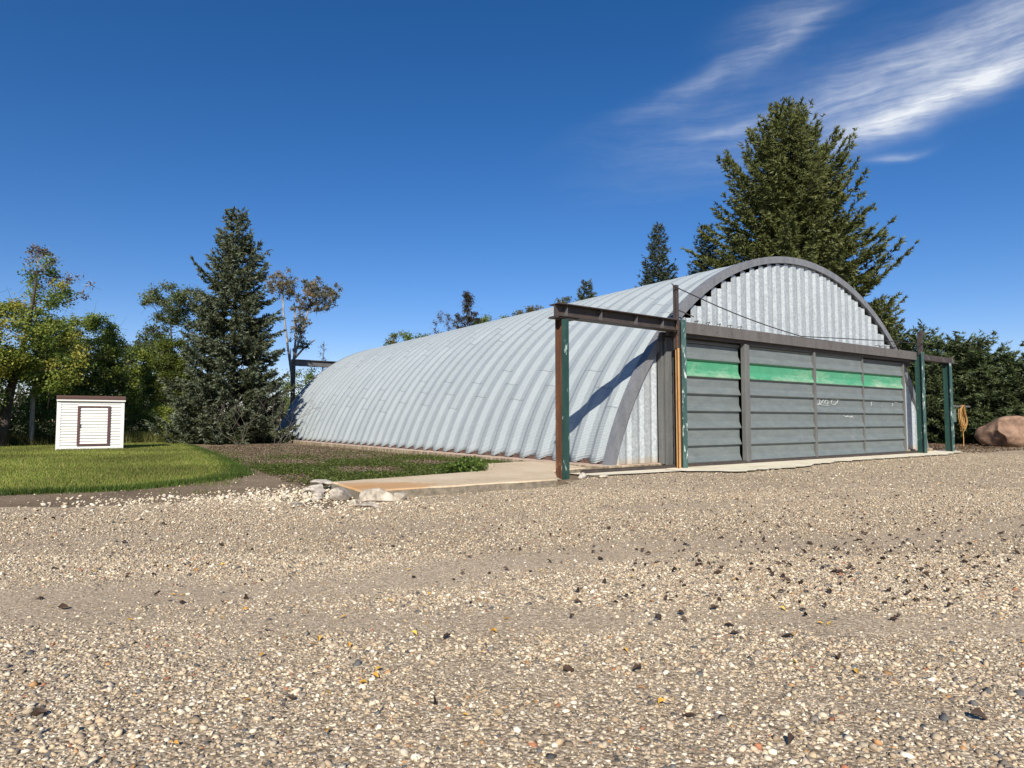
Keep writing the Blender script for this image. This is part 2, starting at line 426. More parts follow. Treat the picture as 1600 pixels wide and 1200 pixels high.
M = {}
for nm, fn in dict(
        roof=m_roof, galv=m_galv, trim=paint((.14, .147, .158), (.19, .198, .21), (.24, .247, .26), 0.5, 0.2),
        fascia=paint((.075, .068, .063), (.105, .098, .092), (.14, .13, .125), 0.65, wear=(.17, .14, .11), w0=.66, w1=.78),
        door=paint((.105, .125, .125), (.135, .158, .158), (.175, .195, .19), 0.5, sc=(3, 3, 9), wear=(.24, .25, .24), w0=.64, w1=.85),
        door_frame=paint((.085, .088, .086), (.115, .118, .115), (.15, .15, .145), 0.55),
        stripe=m_greenstripe,
        steel=paint((.030, .024, .021), (.05, .04, .036), (.085, .062, .05), 0.6, wear=(.12, .055, .03), w0=.60, w1=.72),
        steel_grey=paint((.07, .068, .068), (.10, .098, .1), (.15, .145, .145), 0.55),
        rust=paint((.045, .020, .012), (.10, .040, .018), (.20, .085, .032), 0.8, wear=(.42, .28, .16), w0=.60, w1=.68),
        yellow=paint((.34, .15, .05), (.48, .27, .09), (.56, .38, .17), 0.7, wear=(.28, .12, .05), w0=.60, w1=.72),
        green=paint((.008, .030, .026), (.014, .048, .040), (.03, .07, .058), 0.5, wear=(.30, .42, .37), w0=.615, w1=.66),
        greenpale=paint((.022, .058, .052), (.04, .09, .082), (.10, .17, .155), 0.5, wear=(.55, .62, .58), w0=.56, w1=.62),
        curb=paint((.05, .028, .022), (.10, .058, .045), (.17, .11, .085), 0.9),  # reddish curb, darkened to imitate the shade under the roof rib ends
        concrete=m_concrete, foundation=m_foundation, apron=m_apron, gravel=m_gravel, ground=m_ground, lawn=m_lawn,
        needle=foliage(0.55, 0.12, 0.35), leaf=foliage(0.5, 0.45, 0.35), grass=foliage(0.6, 0.35, 0.25), litter=foliage(0.8, 0.1, 0.1),
        pebble=m_tint(0.8), boulder=m_boulder, rock=m_rock, siding=m_siding, shingle=m_shingle,
        bark=bark((.05, .04, .03), (.13, .11, .09)), palebark=bark((.16, .14, .12), (.38, .35, .31)), darkbark=bark((.02, .015, .012), (.06, .048, .038)),
        browntrim=paint((.065, .030, .028), (.09, .043, .040), (.12, .06, .055), 0.7),
        chalk=lambda t: {'Base Color': t.mix(t.noise(t.gp, 60, 4, 0.7), (.22, .25, .25), (.50, .53, .53)), 'Roughness': 0.9},
        cable=lambda t: {'Base Color': (.03, .028, .026), 'Roughness': 0.6},
        cord=paint((.16, .08, .03), (.36, .19, .05), (.44, .30, .12), 0.6),
        boxgrey=paint((.07, .10, .085), (.10, .14, .12), (.14, .18, .155), 0.5),
        ).items():
    M[nm] = material(nm, fn)

rng = np.random.default_rng(7)
random.seed(11)


# ------------------------------------------------------------------ ground, gravel yard, lawn
def sheet(name, poly, z, mat, jit=0.25, step=0.6, kind='structure'):
    pts = []
    for i, a in enumerate(poly):
        b = poly[(i + 1) % len(poly)]; L = math.hypot(b[0] - a[0], b[1] - a[1]); n = max(1, int(L / step)) if L < 60 else 1
        nx, ny = -(b[1] - a[1]) / L, (b[0] - a[0]) / L
        for k in range(n):
            t = k / n; j = (random.random() - 0.5) * 2 * jit if L < 60 else 0
            pts.append((a[0] + (b[0] - a[0]) * t + nx * j, a[1] + (b[1] - a[1]) * t + ny * j, z))
    mb = MB(); mb.add(pts, [tuple(range(len(pts)))])
    o = obj(name, mb, mat); tag(o, kind=kind)
    return o


g = MB(); g.grid([[(x, y, 0) for x in (-2400, -60, 60, 2400)] for y in (-2400, -60, 90, 2400)])
for i, v in enumerate(g.v): g.v[i] = v
tag(obj('ground', g, M['ground']), kind='structure')
for f in bpy.data.objects['ground'].data.polygons:
    pass
GRAVEL = [(-200, -200), (200, -200), (200, -3), (30, -2.2), (20, -0.2), (14, .6), (11.5, -1.2), (-12.6, -.9), (-15.4, -2.8), (-20.3, -2.6), (-21.4, -3.6), (-21.9, -2.0), (-22.5, -.3),
          (-23.2, -1.0), (-24.3, -.9), (-25.3, -.7), (-26.3, -.1), (-32, 2), (-60, 8), (-200, 30)]
sheet('gravel_yard', GRAVEL, 0.007, M['gravel'], jit=0.3)
LAWN = [(-26.5, 3.0), (-24.2, 2.5), (-22.3, 3.6), (-21.0, 5.4), (-20.5, 8.5), (-19.8, 15), (-19.2, 23), (-18.6, 31), (-17, 45), (-16, 62), (-90, 75), (-110, 22), (-45, 7)]
sheet('lawn', LAWN, 0.014, M['lawn'], jit=0.28, step=0.35)

# ------------------------------------------------------------------ the arched hangar
RA, ZC, KA, LEN, ZS = 11.598, -3.1026, 0.9882, 39.0, 0.2


def arch(r, th): return (r * math.cos(th), ZC + KA * r * math.sin(th))


hangar = thing('arched_hangar', 'long arched steel hangar with a ribbed galvanised roof and grey sliding doors', 'hangar', (0, 0, 0))
prof = [(0.09, .122), (0.36, .122), (0.62, 0), (0.84, 0)]
ys = []
for k in range(39):
    ys += [(k + a, b) for a, b in prof if 0.3 < k + a < 38.97]
ys = [(0.12, 0.0)] + ys + [(38.97, 0.19), (39.0, 0.05)]
NT_ = 120; P = []; UV = []
ths = []
for (y, dp) in ys:
    r = RA - dp; zb = ZS + 0.01 + dp * 1.05
    th0 = math.asin((zb - ZC) / (KA * r)); row = []
    for j in range(NT_ + 1):
        th = th0 + (math.pi - 2 * th0) * j / NT_
        x, z = arch(r, th); row.append((x, y, z)); UV.append((RA * th * S, y * S))
    P.append(row)
mb = MB(); mb.grid(P)
roofo = obj('roof', mb, M['roof'], hangar, uv=UV, smooth=False)
sol = roofo.modifiers.new('thickness', 'SOLIDIFY'); sol.thickness = 0.012; sol.offset = -1
# smooth along the arc, crisp across the ribs
me = roofo.data
me.polygons.foreach_set('use_smooth', [True] * len(me.polygons))
me.set_sharp_from_angle(angle=R(5))


def ring(mb, r0, r1, y0, y1, t0, t1, n=96):
    """rectangular section swept along the arch"""
    rows = []
    for j in range(n + 1):
        th = t0 + (t1 - t0) * j / n
        a, b = arch(r0, th), arch(r1, th)
        rows.append([(a[0], y0, a[1]), (b[0], y0, b[1]), (b[0], y1, b[1]), (a[0], y1, a[1]), (a[0], y0, a[1])])
    mb.grid(rows)
    mb.add(rows[0][:4], [(0, 1, 2, 3)]); mb.add(rows[-1][:4], [(3, 2, 1, 0)])


tb = math.asin((0.12 - ZC) / (KA * RA))
mb = MB(); ring(mb, RA - .20, RA + .045, -.10, -.03, tb, math.pi - tb); ring(mb, RA + .012, RA + .05, -.03, .24, tb, math.pi - tb)
ring(mb, RA - .225, RA - .20, -.10, .06, tb, math.pi - tb)
for j in range(70):                       # bolt heads on the end trim
    th = tb + (math.pi - 2 * tb) * (j + .5) / 70
    x, z = arch(RA - .08, th); mb.box(x - .018, x + .018, -.115, -.095, z - .018, z + .018)
    x, z = arch(RA + .05, th); mb.box(x - .018, x + .018,   .09, .125, z - .018, z + .025)
obj('end_trim', mb, M['trim'], hangar)
mb = MB(); ring(mb, RA - .40, RA + .03, LEN + .01, LEN + .08, tb, math.pi - tb); obj('end_trim', mb, M['trim'], hangar)


def corrugated(x0, x1, zlo, ztop, y, pitch=0.585, dep=0.07, phase=0.0, follow=False):
    """vertical ribs: flat, slope out ... seen from the front; ztop(xa, xb) gives a level cut for each rib"""
    mb = MB(); k0 = int(math.floor((x0 - phase) / pitch)) - 1; k1 = int(math.ceil((x1 - phase) / pitch)) + 1
    for k in range(k0, k1):
        xs = [k * pitch + phase + a * pitch for a in (0, .42, .68, .76, 1.0)]; yy = [y, y, y + dep, y + dep, y]
        if xs[-1] <= x0 or xs[0] >= x1: continue
        xs = [min(max(q, x0), x1) for q in xs]
        zt = ztop(xs[0], xs[-1])
        if zt is None or zt < zlo + .02: continue
        for i in range(4):
            if xs[i + 1] - xs[i] < 1e-4: continue
            za, zb_ = (ztop(xs[i], xs[i]), ztop(xs[i + 1], xs[i + 1])) if follow else (zt, zt)
            mb.add([(xs[i], yy[i], zlo), (xs[i + 1], yy[i + 1], zlo), (xs[i + 1], yy[i + 1], max(zlo, zb_ or 0)), (xs[i], yy[i], max(zlo, za or 0))], [(0, 1, 2, 3)])
    return mb


def gtop(a, b):
    r = RA - .16; m = max(abs(a), abs(b))
    if m >= r: return None
    return ZC + KA * math.sqrt(r * r - m * m) - 0.06


def solid(o, t=0.012):
    s_ = o.modifiers.new('thickness', 'SOLIDIFY'); s_.thickness = t; s_.offset = 1
    return o


solid(obj('gable_wall', corrugated(-9.6, 9.6, 4.55, gtop, .02), M['galv'], hangar))


def ltop(a, b):
    m = (abs(a) + abs(b)) / 2; r = RA - .12
    return None if m >= r else min(4.5, ZC + KA * math.sqrt(r * r - m * m))


solid(obj('side_wall', corrugated(-11.2, -8.84, .2, ltop, .02, phase=-.1, follow=True), M['galv'], hangar))
solid(obj('side_wall', corrugated(8.2, 11.2, .2, ltop, .02, follow=True), M['galv'], hangar))
mb = MB()
for k in range(40):
    a, b = -11.2 + 22.4 * k / 40, -11.2 + 22.4 * (k + 1) / 40
    m_ = max(abs(a), abs(b)); zt = ZC + KA * math.sqrt((RA - .2) ** 2 - m_ * m_) if m_ < RA - .2 else 0
    if zt > .3: mb.box(a, b, LEN - .1, LEN - .04, .2, zt - .02)
obj('rear_wall', mb, M['galv'], hangar)
# foundation curb
mb = MB(); mb.box(-11.55, -10.6, -.12, LEN + .3, -.3, ZS); mb.box(10.6, 11.55, -.12, LEN + .3, -.3, ZS)
mb.box(-10.6, 10.6, LEN - .4, LEN + .3, -.3, ZS); mb.box(-10.6, 10.6, -.12, .45, -.3, ZS - .01)
obj('foundation', mb, M['foundation'], hangar, bevel=.03)
mb = MB(); mb.box(-10.6, 10.6, .45, LEN - .4, -.3, .12)
obj('floor_slab', mb, M['concrete'], hangar)
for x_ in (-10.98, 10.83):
    mb = MB(); mb.box(x_, x_ + .15, .45, LEN - .2, ZS, .33); obj('base_shade_curb', mb, M['curb'], hangar)  # its dark colour stands in for shade in the gaps below the ribs
# door jambs
mb = MB(); mb.box(-8.82, -8.70, -.22, -.02, .16, 4.5); obj('door_jamb', mb, M['door_frame'], hangar, bevel=.01)
mb = MB(); mb.box(8.0, 8.2, -.2, -.02, .16, 4.5); obj('door_jamb', mb, M['door_frame'], hangar, bevel=.01)
# header fascia and its sheltering plate
mb = MB(); mb.box(-8.36, 8.62, -.74, -.70, 4.56, 4.93); mb.box(-8.36, 8.62, -.70, .06, 4.90, 4.96)
for x in np.arange(-8.2, 8.6, .83): mb.box(x - .02, x + .02, -.76, -.738, 4.72, 4.76)
obj('door_header', mb, M['fascia'], hangar, bevel=.006)
mb = MB(); mb.box(-8.9, 8.9, -.30, -.16, 4.30, 4.60); mb.box(-8.9, 8.9, -.60, -.48, 4.46, 4.60); obj('door_track', mb, M['steel'], hangar)


def door_panel(x0, x1, yf, ztop, stiles, label):
    """panel with horizontal ribs; front of the ribs at y = yf"""
    dp = .10; zb = .17; pr = []
    z = 3.75; zs_ = []
    while z > zb + .1: zs_.append(z); z -= .602
    def rib(zt, h=.602):
        return [(yf + dp, zt - .035), (yf + dp, zt - .035 - h * .52), (yf + .022, zt - h * .90), (yf, zt - h * .93), (yf, zt - h + .012), (yf + .015, zt - h)]
    def build(tops, extra=None):
        mb = MB()
        for zt in tops:
            q = rib(zt); q = [(a, max(b, zb)) for a, b in q]
            mb.grid([[(x, a, b) for a, b in q] for x in (x0, x1)])
            mb.add([(x0, yf + .015, zt), (x1, yf + .015, zt), (x1, yf + dp, zt - .035), (x0, yf + dp, zt - .035)], [(0, 1, 2, 3)])
        return mb
    mb = build([4.352] + zs_[1:])
    back = yf + dp + .03; mb.box(x0, x1, back, back + .02, zb, ztop)
    d = obj('door_panel', mb, M['door'], hangar)
    if label: d['label'] = label
    st = build([zs_[0]]); s_ = obj('green_stripe', st, M['stripe'], d); s_['label'] = 'faded green painted band across the door'
    fr = MB()
    for (a, b, y0) in stiles: fr.box(a, b, y0, back + .02, .12, ztop)
    fr.box(x0, x1, yf + .01, back + .02, .10, .19); fr.box(x0, x1, yf + .03, back + .025, ztop - .1, ztop)
    obj('frame', fr, M['door_frame'], d, bevel=.008)
    return d


door_panel(-8.46, -4.78, -.40, 4.42, [(-8.74, -8.46, -.36)], 'leftmost door panel, set back under the header')
door_panel(-4.46, -.12, -.56, 4.50, [(-4.77, -4.63, -.60), (-4.61, -4.46, -.57), (-.12, -.03, -.58)], 'second door panel from the left with a double stile')
d3 = door_panel(.06, 3.92, -.52, 4.46, [(-.03, .06, -.545), (3.92, 3.99, -.50)], 'third door panel with white chalk writing')
d4 = door_panel(4.05, 7.86, -.44, 4.40, [(3.99, 4.05, -.44), (7.86, 7.95, -.46)], 'rightmost door panel')
# chalk writing on the third panel
ch = MB(); yk = -.52 + .10 - .008
def stroke(pts, r=.017):
    ch.tube([(x, yk, z) for x, z in pts], r, 5)
def circ(cx, cz, rx, rz, a0=0, a1=360, n=14): return [(cx + rx * math.cos(R(a0 + (a1 - a0) * i / n)), cz + rz * math.sin(R(a0 + (a1 - a0) * i / n))) for i in range(n + 1)]
zz = 2.40
stroke(circ(.30, zz, .16, .11, 150, -120)); stroke([(.42, zz + .09), (.80, zz - .09)]); stroke([(.48, zz - .1), (.78, zz + .09)]); stroke(circ(.98, zz - .01, .13, .085))
stroke(circ(1.55, zz, .19, .115, 60, 330)); stroke([(1.62, zz - .04), (1.78, zz - .05), (1.9, zz + .09), (2.0, zz + .10)]); stroke([(1.5, zz + .11), (2.0, zz + .12)])
stroke([(.2, zz - .14), (.5, zz - .12), (.9, zz - .15), (1.2, zz - .14)], .014)
stroke([(2.35, 1.83), (2.5, 1.77), (2.65, 1.82), (2.85, 1.76), (3.0, 1.81), (3.12, 1.74)], .024); stroke([(2.4, 1.80), (3.05, 1.77)], .02)
o = obj('chalk_writing', ch, M['chalk'], d3)
ch = MB(); yk = -.44 + .10 - .008
stroke([(4.9, 2.5), (4.88, 2.3)], .016); stroke([(5.0, 2.48), (5.2, 2.5)], .012); stroke([(5.8, 2.3), (5.9, 2.27)], .014); stroke([(6.9, 2.45), (6.9, 2.3)], .014); stroke([(7.1, 2.47), (7.4, 2.46)], .014)
obj('chalk_marks', ch, M['chalk'], d4)

# ------------------------------------------------------------------ steel track frame
frame = thing('steel_door_frame', 'dark steel beam frame on peeling green posts across the hangar front', 'steel frame', (0, -.6, 0))


def ibeam_x(mb, x0, x1, yc, z0, z1, w_=.30, t=.03, yfun=None):
    mb.box(x0, x1, yc - w_ / 2, yc + w_ / 2, z1 - t, z1); mb.box(x0, x1, yc - w_ / 2, yc + w_ / 2, z0, z0 + t); mb.box(x0, x1, yc - .015, yc + .015, z0 + t, z1 - t)


mb = MB(); ibeam_x(mb, -14.30, -8.86, -.82, 4.56, 4.93, w_=.44); mb.box(-9.3, -8.86, -.97, -.67, 4.93, 4.97)
mb.box(-14.36, -13.5, -1.0, -.62, 4.52, 4.56)
SK = lambda v: (v[0], v[1] - .42 * (-8.86 - v[0]) / 5.1, v[2] - .07 * (-8.86 - v[0]) / 5.1)     # the track runs slightly out of line
mb.v = [SK(v) for v in mb.v]
obj('beam', mb, M['steel'], frame, bevel=.006)
mb = MB()
for x in (-13.9, -12.5, -10.9, -9.6): mb.add([(x - .012, -.96, 4.61), (x + .012, -.96, 4.61), (x + .012, -.835, 4.61), (x - .012, -.835, 4.61), (x - .012, -.96, 4.90), (x + .012, -.96, 4.90), (x + .012, -.835, 4.90), (x - .012, -.835, 4.90)],
                                       [(3, 2, 1, 0), (4, 5, 6, 7), (0, 1, 5, 4), (1, 2, 6, 5), (2, 3, 7, 6), (3, 0, 4, 7)])
mb.v = [SK(v) for v in mb.v]
obj('stiffener', mb, M['steel_grey'], frame)
mb = MB(); mb.box(8.9, 12.75, -.95, -.65, 4.56, 4.60); mb.box(8.9, 12.6, -.815, -.785, 4.60, 4.86); obj('beam', mb, M['steel'], frame)
mb = MB()
for x in (9.6, 11.3, 12.4): mb.prism([(-.95, 4.602), (-.82, 4.602), (-.82, 4.86)], 'x', x - .015, x + .015)
obj('stiffener', mb, M['steel_grey'], frame)


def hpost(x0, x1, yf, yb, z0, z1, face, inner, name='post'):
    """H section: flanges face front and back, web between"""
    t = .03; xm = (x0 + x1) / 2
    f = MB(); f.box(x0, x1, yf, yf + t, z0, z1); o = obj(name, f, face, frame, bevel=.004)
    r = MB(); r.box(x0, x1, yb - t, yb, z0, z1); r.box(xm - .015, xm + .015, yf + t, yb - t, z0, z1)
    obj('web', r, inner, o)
    return o


hpost(-14.12, -13.88, -1.40, -1.09, -.06, 4.44, M['green'], M['rust'])
hpost(-8.62, -8.40, -.92, -.52, .02, 4.97, M['greenpale'], M['steel'])
mb = MB(); mb.box(-8.82, -8.74, -.92, -.80, .02, 4.0); obj('yellow_channel', mb, M['yellow'], frame, bevel=.01)
mb = MB(); mb.box(-8.93, -8.84, -.93, -.60, .02, 6.1) if False else mb.box(-8.86, -8.835, -.93, -.89, .02, 4.9); obj('rusty_channel', mb, M['rust'], frame, bevel=.01)
mb = MB(); mb.box(-8.82, -8.79, -.86, -.74, 3.95, 6.12); mb.box(-8.82, -8.68, -.87, -.84, 3.95, 6.12); obj('mast', mb, M['steel'], frame, bevel=.005)
hpost(8.66, 8.92, -.95, -.62, .0, 4.95, M['greenpale'], M['green'])
mb = MB(); mb.box(8.74, 8.78, -.90, -.74, 4.8, 5.95); mb.box(8.74, 8.9, -.93, -.90, 4.8, 5.95); mb.box(8.72, 9.1, -.94, -.86, 5.78, 5.98); obj('mast', mb, M['steel'], frame, bevel=.005)
hpost(11.75, 12.0, -.95, -.62, .0, 4.56, M['greenpale'], M['green'])
mb = MB(); mb.box(-12.7, 8.9, -.62, -.48, .055, .13); mb.box(-12.7, 8.9, -.56, -.54, .13, .16); obj('bottom_rail', mb, M['steel'], frame)
# bent rods above the header
rods = [(-8.25, 1)] + [(-7.35 + i * .62, 0) for i in range(5)] + [(5.6 + i * .5, 0) for i in range(5)] + [(8.15, 1)]
for (x, big) in rods:
    mb = MB()
    if big: mb.tube([(x, -.05, 5.25), (x + .2 * (1 if x < 0 else -1), -.3, 5.42), (x + .95 * (1 if x < 0 else -1), -.35, 5.25)], .018, 5)
    else: mb.tube([(x, -.42, 4.98), (x + .1, -.40, 4.97), (x + .42, -.25, 5.16), (x + .5, -.1, 5.17), (x + .52, .0, 5.17)], .016, 5)
    obj('rod', mb, M['steel'], frame)
cable = MB(); A_, B_, C_ = Vector((-8.9, -.93, 6.02)), Vector((-1.3, -.76, 4.965)), Vector((8.82, -.97, 5.35))
pts = [A_.lerp(B_, i / 10) - Vector((0, 0, .12 * math.sin(math.pi * i / 10))) for i in range(11)] + [B_.lerp(C_, i / 10) - Vector((0, 0, -.02 * math.sin(math.pi * i / 10))) for i in range(1, 11)]
cable.tube([(-9.05, -.9, 6.12)] + pts, .02, 5); tag(obj('guy_cable', cable, M['cable'], smooth=True), 'thin dark cable sagging from the mast tops down to the door header', 'cable')

# rear track frame
rear = thing('rear_track_frame', 'pale beam on a dark post beyond the far end of the hangar', 'steel frame', (-9.2, 41, 0))
mb = MB(); ibeam_x(mb, -9.25, 6, 41, 6.35, 6.9, .4, .05); obj('beam', mb, M['steel_grey'], rear)
mb = MB(); mb.box(-9.3, -9.02, 40.85, 41.15, 0, 6.9); obj('post', mb, M['steel'], rear)
mb = MB(); mb.box(5.7, 6, 40.85, 41.15, 0, 6.4); obj('post', mb, M['steel'], rear)

# ------------------------------------------------------------------ concrete
def rough_slab(name, poly, z0, z1, mat, label, cat, sub=.35, jit=.03):
    pts = []
    for i, a in enumerate(poly):
        b = poly[(i + 1) % len(poly)]; L = math.hypot(b[0] - a[0], b[1] - a[1]); n = max(1, int(L / sub))
        for k in range(n): t = k / n; pts.append((a[0] + (b[0] - a[0]) * t + random.uniform(-jit, jit), a[1] + (b[1] - a[1]) * t + random.uniform(-jit, jit)))
    mb = MB(); n = len(pts)
    mb.add([(x, y, z0) for x, y in pts] + [(x, y, z1 - .03 + random.uniform(-.006, .006)) for x, y in pts] + [(x * .999 + .001 * poly[0][0], y, z1) for x, y in pts],
           [(i, (i + 1) % n, (i + 1) % n + n, i + n) for i in range(n)] + [tuple(range(n, 2 * n))])
    cx, cy = sum(p_[0] for p_ in pts) / n, sum(p_[1] for p_ in pts) / n
    k = n * 2
    for i in range(n):
        x, y = pts[i]; d = math.hypot(x - cx, y - cy); mb.v[k + i] = (x + (cx - x) / d * .04, y + (cy - y) / d * .04, z1)
    mb.f.pop(); mb.f += [(n + i, n + (i + 1) % n, k + (i + 1) % n, k + i) for i in range(n)] + [tuple(range(k, k + n))]
    return tag(obj(name, mb, mat), label, cat)


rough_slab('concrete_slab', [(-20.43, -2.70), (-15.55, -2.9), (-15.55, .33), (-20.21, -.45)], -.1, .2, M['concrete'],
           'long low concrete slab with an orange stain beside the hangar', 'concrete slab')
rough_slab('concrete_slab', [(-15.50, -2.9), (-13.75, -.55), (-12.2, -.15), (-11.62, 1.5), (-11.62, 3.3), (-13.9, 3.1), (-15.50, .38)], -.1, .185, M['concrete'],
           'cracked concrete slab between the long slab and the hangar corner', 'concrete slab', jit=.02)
sheet('concrete_sill', [(-13.1, -.2), (-12.9, -1.3), (-8.9, -1.6), (-8.9, -.15)], .05, M['apron'], jit=.06)
ap = [(-9.0, -.1), (-9.6, -1.5), (-8.4, -2.9), (-6.8, -2.7), (-5, -2.75), (-3, -2.2), (0, -1.9), (4, -1.9), (8, -2.0), (11.4, -1.4), (14, -.2), (12.5, .2), (9, -.1)]
sheet('concrete_apron', ap, .06, M['apron'], jit=.16, step=.3)


# ------------------------------------------------------------------ stones
def stone(seed, sx, sy, sz, cuts=3, rough=.16, chop=(.62, .95), pw=.8):
    r_ = np.random.default_rng(seed)
    t = (1 + 5 ** .5) / 2
    V = np.array([(-1, t, 0), (1, t, 0), (-1, -t, 0), (1, -t, 0), (0, -1, t), (0, 1, t), (0, -1, -t), (0, 1, -t), (t, 0, -1), (t, 0, 1), (-t, 0, -1), (-t, 0, 1)], float)
    V /= np.linalg.norm(V[0])
    T = [(0, 11, 5), (0, 5, 1), (0, 1, 7), (0, 7, 10), (0, 10, 11), (1, 5, 9), (5, 11, 4), (11, 10, 2), (10, 7, 6), (7, 1, 8), (3, 9, 4), (3, 4, 2), (3, 2, 6), (3, 6, 8), (3, 8, 9), (4, 9, 5), (2, 4, 11), (6, 2, 10), (8, 6, 7), (9, 8, 1)]
    V = list(map(tuple, V))
    for _ in range(cuts):
        mid = {}; T2 = []
        def md(a, b):
            k = (min(a, b), max(a, b))
            if k not in mid:
                q = np.add(V[a], V[b]); q /= np.linalg.norm(q); V.append(tuple(q)); mid[k] = len(V) - 1
            return mid[k]
        for a, b, c in T:
            ab, bc, ca = md(a, b), md(b, c), md(c, a); T2 += [(a, ab, ca), (ab, b, bc), (ca, bc, c), (ab, bc, ca)]
        T = T2
    V = np.array(V); V = np.sign(V) * np.abs(V) ** pw; V = V / np.linalg.norm(V, axis=1).max() * 1.12
    n = r_.normal(size=(9, 3)); n /= np.linalg.norm(n, axis=1)[:, None]; dd = r_.uniform(*chop, 9)
    for a, d in zip(n, dd):                       # chop flat faces
        q = V @ a; m = q > d; V[m] -= np.outer(q[m] - d, a) * .85
    for f in (2.2, 4.5):
        ph = r_.uniform(0, 6, 3); V *= (1 + rough / f * np.sin(V[:, 0] * f * 2 + ph[0]) * np.cos(V[:, 1] * f * 2 + ph[1]) * np.cos(V[:, 2] * f + ph[2]))[:, None]
    V = V * (sx, sy, sz)
    return V, T


def place_stone(name, seed, loc, size, mat, label, cat, rot=0.0, group=None):
    V, T = stone(seed, *size, cuts=3, rough=.2, chop=(.30, .72)); c, s_ = math.cos(rot), math.sin(rot)
    V = V @ np.array([[c, s_, 0], [-s_, c, 0], [0, 0, 1]])
    mb = MB(); mb.add((V + np.array(loc)).tolist(), T)
    return tag(obj(name, mb, mat, smooth=False), label, cat, group)


# ------------------------------------------------------------------ plants
def tris_from_segments(P0, D, L, W, r_):
    """one narrow triangle per entry: base at P0, pointing along D, length L, width W"""
    n = len(P0); rnd = r_.normal(size=(n, 3)); side = np.cross(D, rnd); side /= np.linalg.norm(side, axis=1)[:, None] + 1e-9
    a = P0 - side * W[:, None] / 2; b = P0 + side * W[:, None] / 2; c = P0 + D * L[:, None]
    return np.stack([a, b, c], 1).reshape(-1, 3)


def unit(a): return a / (np.linalg.norm(a, axis=-1, keepdims=True) + 1e-9)


